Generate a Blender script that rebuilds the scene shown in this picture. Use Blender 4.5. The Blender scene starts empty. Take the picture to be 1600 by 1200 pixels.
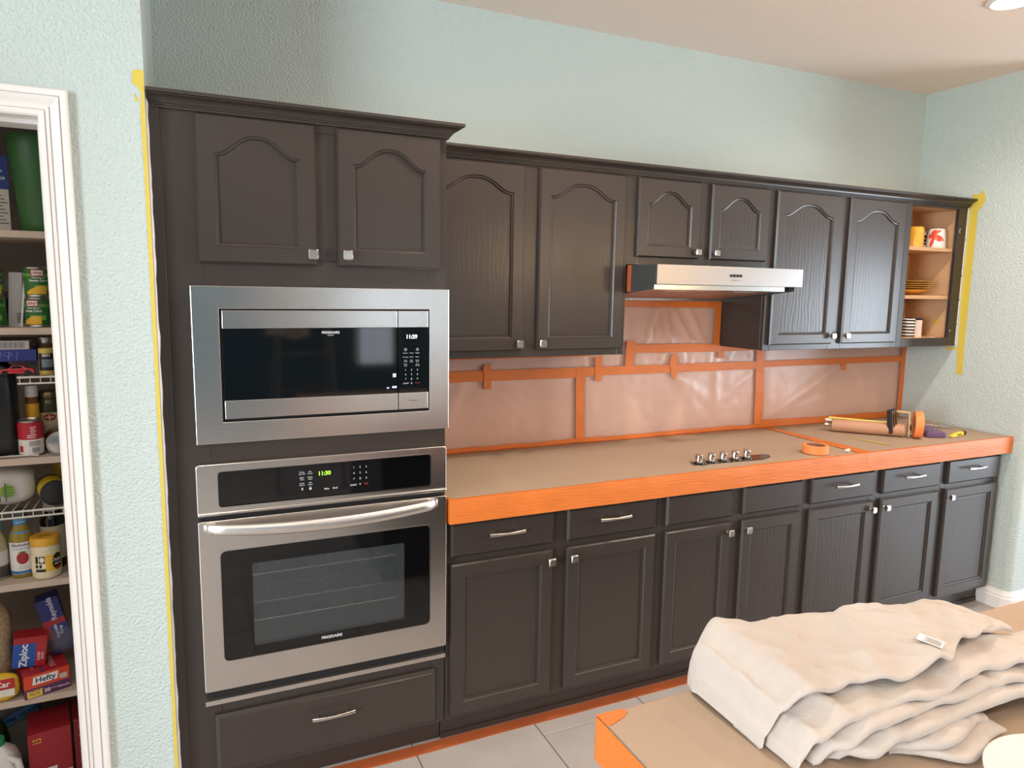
import bpy, bmesh, math, random
from mathutils import Vector, Matrix, noise

S = bpy.context.scene
COL = S.collection
random.seed(7)
R = math.radians

# ------------------------------------------------------------------ camera
CAM_LOC = Vector((0.6606, -2.7917, 1.6115))
YAW, PITCH, ROLL, FPX = R(-24.3576), R(-7.6), R(0.9413), 1093.34
fwd = Vector((-math.sin(YAW) * math.cos(PITCH), math.cos(YAW) * math.cos(PITCH), math.sin(PITCH)))
rgt = Vector((math.cos(YAW), math.sin(YAW), 0))
upv = rgt.cross(fwd)
r2 = rgt * math.cos(ROLL) + upv * math.sin(ROLL)
u2 = -rgt * math.sin(ROLL) + upv * math.cos(ROLL)
cam_data = bpy.data.cameras.new('camera')
cam_data.sensor_width = 36.0
cam_data.lens = 36.0 * FPX / 1600.0
cam_data.clip_start = 0.02
cam = bpy.data.objects.new('camera', cam_data)
cam.matrix_world = Matrix(((r2.x, u2.x, -fwd.x, CAM_LOC.x), (r2.y, u2.y, -fwd.y, CAM_LOC.y),
                           (r2.z, u2.z, -fwd.z, CAM_LOC.z), (0, 0, 0, 1)))
COL.objects.link(cam)
S.camera = cam

# ------------------------------------------------------------------ exposure, world, lights
S.view_settings.view_transform = 'Standard'
S.view_settings.look = 'None'
S.view_settings.gamma = 1.0
S.view_settings.use_curve_mapping = False
S.view_settings.exposure = 0.35
W = bpy.data.worlds.new('sky')
S.world = W
W.use_nodes = True
W.node_tree.nodes['Background'].inputs[0].default_value = (0.62, 0.80, 1.0, 1)
W.node_tree.nodes['Background'].inputs[1].default_value = 1.2
S.cycles.max_bounces = 7
S.cycles.diffuse_bounces = 4
S.cycles.glossy_bounces = 4
S.cycles.sample_clamp_indirect = 6.0


def area_light(name, loc, direction, sx, sy, power, col):
    d = bpy.data.lights.new(name, 'AREA')
    d.shape = 'RECTANGLE'
    d.size, d.size_y, d.energy, d.color = sx, sy, power, col
    o = bpy.data.objects.new(name, d)
    o.location = loc
    o.rotation_euler = Vector(direction).to_track_quat('-Z', 'Z').to_euler()
    COL.objects.link(o)
    return o


# daylight that comes in through the glazed patio door and the two windows of the room
area_light('daylight_patio_door', (7.36, -3.0, 1.10), (-1, 0, 0), 1.7, 1.95, 135, (0.80, 0.90, 1.0))
area_light('daylight_window', (2.66, -6.9, 1.45), (0, 1, 0), 0.40, 1.5, 4.0, (0.9, 0.95, 1.0))
area_light('daylight_window', (3.62, -6.9, 1.45), (0, 1, 0), 0.40, 1.5, 3.5, (0.9, 0.95, 1.0))
area_light('daylight_window', (-2.55, -3.6, 1.5), (1, 0, 0), 1.7, 1.5, 190, (0.82, 0.93, 1.0))

CAN_WARM = (1.0, 0.89, 0.77)
CAN_SPOTS = [(3.53, -0.99, 52), (1.75, -0.99, 52), (-0.6, -1.5, 8), (0.6, -3.4, 40), (2.6, -3.4, 40), (4.9, -2.2, 44)]
PENDANTS = [(2.85, -2.45, 1.86), (3.7, -2.45, 1.86)]

# ------------------------------------------------------------------ materials
MATS = {}


def lin(c):
    c = c / 255.0
    return c / 12.92 if c <= 0.04045 else ((c + 0.055) / 1.055) ** 2.4


def rgb(r, g, b):
    return (lin(r), lin(g), lin(b), 1.0)


def mat(name, col, rough=0.5, metal=0.0, bump=None, vary=0.0, vscale=6.0, emit=0.0, coat=0.0, spec=0.5,
        trans=0.0, sheen=0.0, alpha=1.0):
    """bump = list of (scale_xyz, strength, distance, detail)"""
    if name in MATS:
        return MATS[name]
    m = bpy.data.materials.new(name)
    m.use_nodes = True
    nt = m.node_tree
    p = nt.nodes['Principled BSDF']
    c = rgb(*col)
    p.inputs['Base Color'].default_value = c
    p.inputs['Roughness'].default_value = rough
    p.inputs['Metallic'].default_value = metal
    p.inputs['Specular IOR Level'].default_value = spec
    p.inputs['Coat Weight'].default_value = coat
    p.inputs['Transmission Weight'].default_value = trans
    p.inputs['Sheen Weight'].default_value = sheen
    p.inputs['Alpha'].default_value = alpha
    if emit:
        p.inputs['Emission Color'].default_value = c
        p.inputs['Emission Strength'].default_value = emit
    tc = nt.nodes.new('ShaderNodeTexCoord')
    if vary:
        n = nt.nodes.new('ShaderNodeTexNoise')
        n.inputs['Scale'].default_value = vscale
        n.inputs['Detail'].default_value = 5
        nt.links.new(tc.outputs['Object'], n.inputs['Vector'])
        mr = nt.nodes.new('ShaderNodeMapRange')
        mr.inputs['From Min'].default_value = 0.25
        mr.inputs['From Max'].default_value = 0.75
        mr.inputs['To Min'].default_value = 1 - vary
        mr.inputs['To Max'].default_value = 1 + vary
        nt.links.new(n.outputs['Fac'], mr.inputs['Value'])
        mx = nt.nodes.new('ShaderNodeVectorMath')
        mx.operation = 'SCALE'
        mx.inputs[0].default_value = c[:3]
        nt.links.new(mr.outputs[0], mx.inputs['Scale'])
        nt.links.new(mx.outputs[0], p.inputs['Base Color'])
    prev = None
    for sc, st, dist, det in (bump or []):
        mp = nt.nodes.new('ShaderNodeMapping')
        mp.inputs['Scale'].default_value = sc
        nt.links.new(tc.outputs['Object'], mp.inputs['Vector'])
        n = nt.nodes.new('ShaderNodeTexNoise')
        n.inputs['Scale'].default_value = 1.0
        n.inputs['Detail'].default_value = det
        nt.links.new(mp.outputs[0], n.inputs['Vector'])
        b = nt.nodes.new('ShaderNodeBump')
        b.inputs['Strength'].default_value = st
        b.inputs['Distance'].default_value = dist
        nt.links.new(n.outputs['Fac'], b.inputs['Height'])
        if prev:
            nt.links.new(prev.outputs[0], b.inputs['Normal'])
        prev = b
    if prev:
        nt.links.new(prev.outputs[0], p.inputs['Normal'])
    MATS[name] = m
    return m


def oak_paint(name, col, rough, cathedral):
    """semi-gloss paint over open-pored oak: fine pores along the grain, arched growth rings on panels"""
    m = mat(name, col, rough, bump=[((260, 260, 10), 0.24, 0.0008, 3)], vary=0.05, vscale=3)
    nt = m.node_tree
    p = nt.nodes['Principled BSDF']
    tc = [n for n in nt.nodes if n.type == 'TEX_COORD'][0]
    last = [n for n in nt.nodes if n.type == 'BUMP'][-1]
    w = nt.nodes.new('ShaderNodeTexWave')
    w.wave_type = 'BANDS'
    w.bands_direction = 'X'
    w.inputs['Scale'].default_value = 16 if cathedral else 22
    w.inputs['Distortion'].default_value = 9 if cathedral else 4
    w.inputs['Detail'].default_value = 2.5
    w.inputs['Detail Scale'].default_value = 1.2
    mp = nt.nodes.new('ShaderNodeMapping')
    mp.inputs['Scale'].default_value = (1, 1, 0.22)
    nt.links.new(tc.outputs['Object'], mp.inputs['Vector'])
    nt.links.new(mp.outputs[0], w.inputs['Vector'])
    b = nt.nodes.new('ShaderNodeBump')
    b.inputs['Strength'].default_value = 0.10 if cathedral else 0.0
    b.inputs['Distance'].default_value = 0.0015
    nt.links.new(w.outputs['Fac'], b.inputs['Height'])
    nt.links.new(last.outputs[0], b.inputs['Normal'])
    nt.links.new(b.outputs[0], p.inputs['Normal'])
    return m


PAINT = oak_paint('dark_paint', (57, 49, 45), 0.31, False)
PANEL = oak_paint('dark_paint_panel', (57, 49, 45), 0.29, True)
STEEL = mat('brushed_steel', (214, 209, 204), 0.24, 1.0, bump=[((2, 2, 700), 0.2, 0.0005, 2)])
CHROME = mat('satin_nickel', (205, 200, 194), 0.22, 1.0)
BLACKGL = mat('black_glass', (9, 9, 10), 0.05, spec=0.6)
BLACK = mat('black_plastic', (22, 22, 23), 0.45)
DKGREY = mat('dark_grey_enamel', (62, 64, 64), 0.5)
WALL = mat('aqua_wall_paint', (193, 204, 200), 0.75, bump=[((120, 120, 120), 0.9, 0.006, 2)])
TEAL = mat('deep_teal_wall', (52, 86, 100), 0.7)
CEIL = mat('ceiling_paint', (238, 222, 208), 0.85, bump=[((150, 150, 150), 0.6, 0.004, 2)])
WHITE = mat('white_trim_paint', (236, 230, 226), 0.4)
ORANGE = mat('orange_tape', (212, 113, 42), 0.5, bump=[((14, 14, 150), 0.6, 0.003, 3)], vary=0.08, vscale=9)
ORANGE_F = mat('orange_tape_floor', (176, 90, 48), 0.5, bump=[((40, 40, 60), 0.3, 0.002, 3)], vary=0.12, vscale=6)
PAPER = mat('kraft_paper', (170, 146, 124), 0.6, bump=[((260, 260, 260), 0.12, 0.0008, 2), ((7, 7, 7), 0.25, 0.006, 2)], vary=0.05, vscale=4)
FILM = mat('brown_masking_film', (204, 164, 146), 0.36, bump=[((60, 60, 30), 0.18, 0.002, 3)], vary=0.04, vscale=5, sheen=0.2)
YTAPE = mat('yellow_tape', (214, 190, 78), 0.55, bump=[((90, 90, 50), 0.3, 0.0015, 3)])
MAPLE = mat('maple_board', (214, 170, 128), 0.45, bump=[((60, 60, 6), 0.1, 0.0008, 3)], vary=0.05, vscale=12)
CANVAS = mat('canvas_cloth', (188, 175, 165), 0.95, bump=[((900, 900, 900), 0.35, 0.0008, 2), ((28, 28, 28), 0.5, 0.010, 5)], vary=0.04, vscale=14, sheen=0.3)
TILE = mat('grey_floor_tile', (172, 163, 158), 0.38, bump=[((14, 14, 14), 0.12, 0.003, 4)], vary=0.09, vscale=7)
GROUT = mat('grout', (120, 114, 110), 0.9)
SHELFP = mat('shelf_paint', (196, 176, 160), 0.6)
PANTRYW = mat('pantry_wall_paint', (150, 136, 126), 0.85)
WIRE = mat('white_wire', (220, 216, 210), 0.4)
TINPL = mat('tinplate', (186, 182, 178), 0.3, 1.0)


def flat(name, col, rough=0.5, **k):
    return mat(name, col, rough, **k)


# ------------------------------------------------------------------ geometry helpers
WL = {}


def wloc(o):
    return WL.get(o.name, Vector((0, 0, 0))) if o else Vector((0, 0, 0))


class G:
    def __init__(s):
        s.v, s.f = [], []

    def add(s, vs, fs, M=None):
        n = len(s.v)
        s.v += [tuple(M @ Vector(p)) if M else tuple(p) for p in vs]
        s.f += [tuple(i + n for i in f) for f in fs]
        return s

    def box(s, x0, x1, y0, y1, z0, z1, M=None):
        vs = [(x, y, z) for z in (z0, z1) for y in (y0, y1) for x in (x0, x1)]
        return s.add(vs, [(0, 2, 3, 1), (4, 5, 7, 6), (0, 1, 5, 4), (2, 6, 7, 3), (0, 4, 6, 2), (1, 3, 7, 5)], M)

    def loft(s, loops, close=True, cap0=True, cap1=True, M=None):
        n = len(loops[0])
        vs = [p for l in loops for p in l]
        fs = []
        for i in range(len(loops) - 1):
            for j in range(n if close else n - 1):
                k = (j + 1) % n
                fs.append((i * n + j, i * n + k, (i + 1) * n + k, (i + 1) * n + j))
        if cap0:
            fs.append(tuple(range(n - 1, -1, -1)))
        if cap1:
            fs.append(tuple((len(loops) - 1) * n + j for j in range(n)))
        return s.add(vs, fs, M)

    def lathe(s, prof, seg=24, c=(0, 0, 0), M=None, cap0=True, cap1=True, sx=1.0, sy=1.0):
        loops = [[(c[0] + sx * r * math.cos(2 * math.pi * j / seg), c[1] + sy * r * math.sin(2 * math.pi * j / seg), c[2] + z)
                  for j in range(seg)] for r, z in prof]
        return s.loft(loops, True, cap0, cap1, M)

    def tube(s, pts, r, seg=8, M=None):
        pts = [Vector(p) for p in pts]
        loops = []
        for i, p in enumerate(pts):
            t = (pts[min(i + 1, len(pts) - 1)] - pts[max(i - 1, 0)]).normalized()
            a = Vector((0, 0, 1)) if abs(t.z) < 0.9 else Vector((1, 0, 0))
            n1 = t.cross(a).normalized()
            n2 = t.cross(n1)
            rr = r[i] if isinstance(r, (list, tuple)) else r
            loops.append([tuple(p + n1 * rr * math.cos(2 * math.pi * j / seg) + n2 * rr * math.sin(2 * math.pi * j / seg)) for j in range(seg)])
        return s.loft(loops, True, True, True, M)

    def prism(s, pts, axis, a, b, M=None):
        def q(p, t):
            return {'x': (t, p[0], p[1]), 'y': (p[0], t, p[1]), 'z': (p[0], p[1], t)}[axis]
        return s.loft([[q(p, a) for p in pts], [q(p, b) for p in pts]], M=M)

    def ring(s, outer, inner, y0, y1):
        """frame between two equal-count XZ loops, from depth y0 (back) to y1 (front)"""
        L = [[(x, y0, z) for x, z in inner], [(x, y0, z) for x, z in outer], [(x, y1, z) for x, z in outer],
             [(x, y1, z) for x, z in inner], [(x, y0, z) for x, z in inner]]
        return s.loft(L, True, False, False)

    def text(s, body, size, fn, align='CENTER', bold=False, sx=1.0):
        cu = bpy.data.curves.new('lettering', 'FONT')
        cu.body, cu.size, cu.align_x, cu.align_y = body, size, align, 'CENTER'
        cu.resolution_u = 3
        if bold:
            cu.offset = size * 0.022
        o = bpy.data.objects.new('lettering', cu)
        me = o.to_mesh()
        s.add([fn(v.co.x * sx, v.co.y) for v in me.vertices], [tuple(p.vertices) for p in me.polygons])
        o.to_mesh_clear()
        bpy.data.objects.remove(o)
        bpy.data.curves.remove(cu)
        return s

    def cylpatch(s, r, a0, a1, z0, z1, n=8):
        vs, fs = [], []
        for i in range(n + 1):
            a = a0 + (a1 - a0) * i / n
            vs += [(r * math.sin(a), -r * math.cos(a), z0), (r * math.sin(a), -r * math.cos(a), z1)]
        for i in range(n):
            fs.append((2 * i, 2 * i + 2, 2 * i + 3, 2 * i + 1))
        return s.add(vs, fs)

    def mesh(s, name, m, off=(0, 0, 0), bevel=0, bseg=2, smooth=0, recalc=True):
        me = bpy.data.meshes.new(name)
        o = Vector(off)
        me.from_pydata([tuple(Vector(p) - o) for p in s.v], [], s.f)
        bm = bmesh.new()
        bm.from_mesh(me)
        if recalc:
            bmesh.ops.recalc_face_normals(bm, faces=bm.faces)
        if bevel:
            es = [e for e in bm.edges if len(e.link_faces) == 2 and e.calc_face_angle(0) > 0.5]
            bmesh.ops.bevel(bm, geom=es, offset=bevel, segments=bseg, affect='EDGES', clamp_overlap=True, profile=0.5)
        bm.to_mesh(me)
        bm.free()
        me.materials.append(m)
        if smooth:
            for p in me.polygons:
                p.use_smooth = True
            me.set_sharp_from_angle(angle=R(smooth))
        return me

    def build(s, name, m, parent=None, local=False, label=None, **k):
        off = (0, 0, 0) if local else wloc(parent)
        me = s.mesh(name, m, off, **k)
        o = bpy.data.objects.new(name, me)
        COL.objects.link(o)
        if parent:
            o.parent = parent
            WL[o.name] = wloc(parent)
        if label:
            o['label'] = label
        return o


def tag(o, label, cat, group=None, kind=None):
    o['label'] = label
    o['category'] = cat
    if group:
        o['group'] = group
    if kind:
        o['kind'] = kind
    return o


def thing(name, label, cat, loc=(0, 0, 0), rotz=0.0, group=None, kind=None):
    o = bpy.data.objects.new(name, None)
    o.empty_display_size = 0.05
    COL.objects.link(o)
    o.location = loc
    o.rotation_euler = (0, 0, rotz)
    WL[o.name] = Vector(loc)
    return tag(o, label, cat, group, kind)


def struct(name, g, m, label, cat, **k):
    return tag(g.build(name, m, **k), label, cat, kind='structure')


def link_part(name, me, parent, world_at, rot=None):
    """another object that shares mesh data, placed at a world point under its parent"""
    o = bpy.data.objects.new(name, me)
    COL.objects.link(o)
    o.parent = parent
    o.location = Vector(world_at) - wloc(parent)
    if rot:
        o.rotation_euler = rot
    return o


def rr(x0, x1, z0, z1, r, n=5):
    out = []
    for cx, cz, a in ((x1 - r, z0 + r, -90), (x1 - r, z1 - r, 0), (x0 + r, z1 - r, 90), (x0 + r, z0 + r, 180)):
        for i in range(n + 1):
            t = R(a + 90 * i / n)
            out.append((cx + r * math.cos(t), cz + r * math.sin(t)))
    return out


def lerp_poly(pts, x):
    if x <= pts[0][0]:
        return pts[0][1]
    for (xa, ya), (xb, yb) in zip(pts, pts[1:]):
        if x <= xb:
            t = (x - xa) / (xb - xa)
            t = t * t * (3 - 2 * t)
            return ya + (yb - ya) * t
    return pts[-1][1]


FACE = lambda y: (lambda x0, z0: (lambda a, b: (x0 + a, y, z0 + b)))   # lettering on a wall facing the room

# ================================================================== the room
ZC = 2.735            # ceiling height
XN = 0.563            # left side of the cabinet niche (end of the pantry wall)
XR = 4.447            # right wall
YP = -0.657           # front of the pantry wall
OP0, OP1, OPZ = -0.44, 0.325, 2.02    # pantry door opening

floor = struct('floor', G().box(-2.6, 7.5, -7.1, 1.0, -0.08, -0.004), GROUT, 'grey tile floor of the kitchen', 'floor')
TS = 0.457
tile_me = G().box(-TS / 2 + .0022, TS / 2 - .0022, -TS / 2 + .0022, TS / 2 - .0022, -0.006, 0.0).mesh('tile', TILE, bevel=0.0012, bseg=1)
rest = G()
for i in range(-10, 14):
    cx = 1.762 + (i + 0.5) * TS
    if cx < -2.4 or cx > 7.3:
        continue
    for j in range(-15, 5):
        cy = -0.69 + (j + 0.5) * TS + (0.0 if i % 2 == 0 else TS / 2)
        if cy > -0.33 and cx > 0.6 or cy < -6.9 or cy > 0.8:
            continue
        if 0.5 < cx < 6.4 and -2.6 < cy < -0.1:
            link_part('tile', tile_me, floor, (cx, cy, 0))
        else:
            rest.box(cx - TS / 2 + .0022, cx + TS / 2 - .0022, cy - TS / 2 + .0022, cy + TS / 2 - .0022, -0.006, 0.0)
o = rest.build('tile_field', TILE, floor)
o['kind'] = 'stuff'

struct('ceiling', G().box(-2.6, 7.5, -7.1, 1.0, ZC, ZC + 0.1), CEIL, 'warm white textured ceiling above the cabinets', 'ceiling')
struct('wall_back', G().box(XN, 7.5, 0.0, 0.12, 0, ZC), WALL, 'pale aqua wall behind and above the cabinets', 'wall')

# pantry wall with the door opening and its plastered end towards the cabinet niche
g = G()
g.box(-2.6, OP0 - .02, YP, YP + 0.12, 0, ZC)
g.box(OP1 + .02, XN, YP, YP + 0.12, 0, ZC)
g.box(OP0 - .02, OP1 + .02, YP, YP + 0.12, OPZ + .02, ZC)
struct('wall_left', g, WALL, 'pale aqua textured wall around the pantry doorway', 'wall')
struct('wall_niche', G().box(XN - 0.1, XN, YP + 0.12, 0.12, 0, ZC), WALL, 'short aqua return wall between pantry and tall cabinet', 'wall')

# right wall ending in a rounded corner, then the wall that runs on to the right
pts = [(XR, 0.0)]
for i in range(7):
    a = R(180 + 90 * i / 6)
    pts.append((XR + 0.035 + 0.035 * math.cos(a), -0.675 + 0.035 * math.sin(a)))
pts += [(7.5, -0.71), (7.5, 0.0)]
struct('wall_right', G().prism(pts, 'z', 0, ZC), WALL, 'pale aqua wall with rounded corner right of the cabinets', 'wall', smooth=30)
# baseboard wrapped round that corner
prof = [(0.0, 0.0), (0.018, 0.0), (0.018, 0.062), (0.013, 0.068), (0.013, 0.078), (0.007, 0.088), (0.005, 0.1), (0.0, 0.1)]
path = [(XR, -0.56, -1, 0), (XR, -0.675, -1, 0)]
for i in range(1, 6):
    a = R(180 + 90 * i / 6)
    path.append((XR + 0.035 + 0.035 * math.cos(a), -0.675 + 0.035 * math.sin(a), math.cos(a), math.sin(a)))
path += [(XR + 0.035, -0.71, 0, -1), (7.4, -0.71, 0, -1)]
loops = [[(x + nx * (d + .0005), y + ny * (d + .0005), z + .001) for d, z in prof] for x, y, nx, ny in path]
struct('baseboard_right', G().loft(loops), WHITE, 'white moulded baseboard wrapping the rounded wall corner', 'baseboard', smooth=30)

struct('wall_far_left', G().box(-2.7, -2.6, -7.1, -4.45, 0, ZC).box(-2.7, -2.6, -2.75, 1.0, 0, ZC).box(-2.7, -2.6, -4.45, -2.75, 0, .75).box(-2.7, -2.6, -4.45, -2.75, 2.25, ZC), WALL, 'aqua side wall of the room behind the camera', 'wall')
g = G()
for x0, x1 in ((-2.6, 2.41), (2.91, 3.37), (3.87, 7.5)):
    g.box(x0, x1, -7.1, -7.0, 0, ZC)
for x0, x1 in ((2.41, 2.91), (3.37, 3.87)):
    g.box(x0, x1, -7.1, -7.0, 0, 0.69)
    g.box(x0, x1, -7.1, -7.0, 2.21, ZC)
struct('wall_rear', g, TEAL, 'dark teal wall opposite the cabinets, seen only as reflection', 'wall')
g = G()
g.box(7.4, 7.5, -7.1, -3.86, 0, ZC)
g.box(7.4, 7.5, -2.14, -0.7, 0, ZC)
g.box(7.4, 7.5, -3.86, -2.14, 2.1, ZC)
struct('wall_far_right', g, WALL, 'aqua side wall with the glazed patio door', 'wall')

GLASS = mat('window_glass', (235, 245, 250), 0.02, trans=1.0)
for n, (x0, x1) in enumerate(((2.41, 2.91), (3.37, 3.87))):
    w = thing('window_%d' % (n + 1), ['narrow white window opposite the oven, reflected in the steel', 'second narrow white window opposite the wall cabinets'][n], 'window', (x0, -7.05, 0.69), kind='structure')
    g = G().box(x0, x1, -7.08, -7.02, 0.69, 0.74).box(x0, x1, -7.08, -7.02, 2.16, 2.21)
    g.box(x0, x0 + .05, -7.08, -7.02, 0.74, 2.16).box(x1 - .05, x1, -7.08, -7.02, 0.74, 2.16)
    g.box((x0 + x1) / 2 - .03, (x0 + x1) / 2 + .03, -7.08, -7.02, 0.74, 2.16)
    g.build('window_frame', WHITE, w)
    for a, b in ((x0 + .05, (x0 + x1) / 2 - .03), ((x0 + x1) / 2 + .03, x1 - .05)):
        G().box(a, b, -7.055, -7.045, 0.74, 2.16).build('pane', GLASS, w)
w = thing('window_3', 'white framed window in the side wall lighting the pantry wall', 'window', (-2.65, -3.6, .75), kind='structure')
g = G().box(-2.68, -2.62, -4.45, -2.75, .75, .8).box(-2.68, -2.62, -4.45, -2.75, 2.2, 2.25)
for y in (-4.45, -3.625, -2.8):
    g.box(-2.68, -2.62, y, y + .05, .8, 2.2)
g.build('window_frame', WHITE, w)
for y in (-4.4, -3.575):
    G().box(-2.655, -2.645, y, y + .775, .8, 2.2).build('pane', GLASS, w)
w = thing('door_1', 'white framed glazed patio door that lets in daylight', 'door', (7.45, -3.0, 0), kind='structure')
g = G().box(7.42, 7.48, -3.86, -2.14, 0, .06).box(7.42, 7.48, -3.86, -2.14, 2.04, 2.1)
for y in (-3.86, -3.03, -2.2):
    g.box(7.42, 7.48, y, y + .06, .06, 2.04)
g.build('door_frame', WHITE, w)
for y in (-3.8, -2.97):
    G().box(7.445, 7.455, y, y + .77, .06, 2.04).build('pane', GLASS, w)

# pantry closet shell
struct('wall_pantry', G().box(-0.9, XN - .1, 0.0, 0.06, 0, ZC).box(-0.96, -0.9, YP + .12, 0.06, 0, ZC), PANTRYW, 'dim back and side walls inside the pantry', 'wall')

# pantry door casing: stepped colonial profile, mitred at the corner
cp = [(0.0, 0.0), (0.0, 0.007), (0.004, 0.011), (0.010, 0.012), (0.014, 0.012), (0.0145, 0.008), (0.0165, 0.008), (0.017, 0.012), (0.024, 0.0125), (0.0245, 0.009), (0.0265, 0.009),
      (0.031, 0.011), (0.040, 0.017), (0.047, 0.0205), (0.0475, 0.0155), (0.050, 0.0155), (0.0505, 0.021), (0.062, 0.022), (0.066, 0.019), (0.066, 0.0)]
L = [[], [], [], []]
for d, h in cp:
    yy = YP - h
    L[0].append((OP1 + d, yy, 0.001))
    L[1].append((OP1 + d, yy, OPZ + d))
    L[2].append((OP0 - d, yy, OPZ + d))
    L[3].append((OP0 - d, yy, 0.001))
struct('trim_1', G().loft(L), WHITE, 'white moulded casing around the pantry doorway', 'door casing')
g = G().box(OP1, OP1 + .02, YP, YP + .12, 0, OPZ).box(OP0 - .02, OP0, YP, YP + .12, 0, OPZ).box(OP0 - .02, OP1 + .02, YP, YP + .12, OPZ, OPZ + .02)
g.box(OP1 - .011, OP1, YP + .045, YP + .12, 0, OPZ - .011).box(OP0, OP0 + .011, YP + .045, YP + .12, 0, OPZ - .011).box(OP0, OP1, YP + .045, YP + .12, OPZ - .011, OPZ)
jb = struct('trim_2', g, WHITE, 'white door jamb and stop inside the pantry doorway', 'door jamb')
G().box(OP1 - .0015, OP1, YP + .004, YP + .03, 0.765, 0.825).build('strike_plate', CHROME, jb)

# open pantry door, added out of view to block side-window light from the pantry
w = thing('pantry_shade_door', 'unseen white panelled door added to shade the pantry, standing open', 'door', (OP0 - .03, YP - .03, 0), kind='structure')
xd = OP0 - .05
g = G().box(xd - .035, xd, YP - .79, YP - .03, .01, OPZ - .01)
g.build('door_leaf', WHITE, w, bevel=.002)
for z0, z1 in ((.15, .85), (1.0, 1.85)):
    G().box(xd - .001, xd + .006, YP - .68, YP - .14, z0, z1).build('panel', WHITE, w, bevel=.004)
G().lathe([(.011, 0), (.011, .03), (.026, .04), (.028, .055), (.018, .066), (0, .068)], 20, M=Matrix.Translation((xd, YP - .73, .95)) @ Matrix.Rotation(R(90), 4, 'Y')).build('knob', CHROME, w, smooth=40)

# ceiling fixtures
def can_light(x, y, power, label):
    t = thing('ceiling_downlight', label, 'ceiling light', (x, y, ZC), group='recessed ceiling downlights')
    G().lathe([(0.062, -.001), (0.085, -.001), (0.085, -.008), (0.07, -.012), (0.062, -.006)], 32, (x, y, ZC), cap0=False, cap1=False).build('trim_ring', WHITE, t, smooth=40)
    G().lathe([(0.062, -.0045), (0.062, -.0035)], 32, (x, y, ZC)).build('lens', mat('downlight_lens', (255, 232, 205), 0.5, emit=14.0), t)
    d = bpy.data.lights.new('downlight_lamp', 'SPOT')
    d.energy, d.color, d.spot_size, d.spot_blend, d.shadow_soft_size = power, CAN_WARM, R(158), 0.75, 0.05
    o = bpy.data.objects.new('downlight_lamp', d)
    COL.objects.link(o)
    o.location = (0, 0, -.02)
    o.parent = t


CAN_LABELS = ['bright recessed ceiling light in the top right corner, near the open-shelf cabinet', 'recessed ceiling light in front of the tall upper cabinets',
              'recessed ceiling light in front of the pantry doorway', 'recessed ceiling light behind the camera',
              'recessed ceiling light behind the island', 'recessed ceiling light past the end of the island']
for (x, y, p), l in zip(CAN_SPOTS, CAN_LABELS):
    can_light(x, y, p, l)

GLOBE = mat('warm_globe', (255, 216, 166), 0.4, emit=23.0)
BRONZE = mat('dark_bronze', (50, 40, 34), 0.4, 0.8)
for k, (x, y, z) in enumerate(PENDANTS):
    t = thing('pendant_lamp', ['warm pendant lamp over the near half of the island', 'warm pendant lamp over the far half of the island'][k], 'pendant lamp', (x, y, ZC), group='pendants over the island')
    G().lathe([(0.06, -.001), (0.06, -.02), (0.01, -.03)], 24, (x, y, ZC)).build('canopy', BRONZE, t, smooth=40)
    G().tube([(x, y, ZC - .028), (x, y, z + .13)], 0.004).build('cord', BRONZE, t)
    G().lathe([(0.012, .15), (0.03, .13), (0.035, .085)], 24, (x, y, z)).build('socket', BRONZE, t, smooth=40)
    G().lathe([(0.034, .088), (0.08, .075), (0.115, .03), (0.125, -.03), (0.11, -.085), (0.07, -.13), (0.02, -.148), (0.004, -.15)], 24, (x, y, z)).build('glass_shade', GLOBE, t, smooth=60)

# ================================================================== cabinets
YF, YU, TH = -0.610, -0.304, 0.020      # face frames of tall/base units and of wall units, door thickness


def inset(loop, d):
    """move a CCW XZ loop inwards"""
    n = len(loop)
    out = []
    for i in range(n):
        a, b, c = Vector(loop[i - 1]), Vector(loop[i]), Vector(loop[(i + 1) % n])
        e1, e2 = (b - a).normalized(), (c - b).normalized()
        n1, n2 = Vector((-e1.y, e1.x)), Vector((-e2.y, e2.x))
        m = n1 + n2
        m = m / max(m.dot(n1), 0.35)
        out.append((b.x + m.x * d, b.y + m.y * d))
    return out


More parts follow.
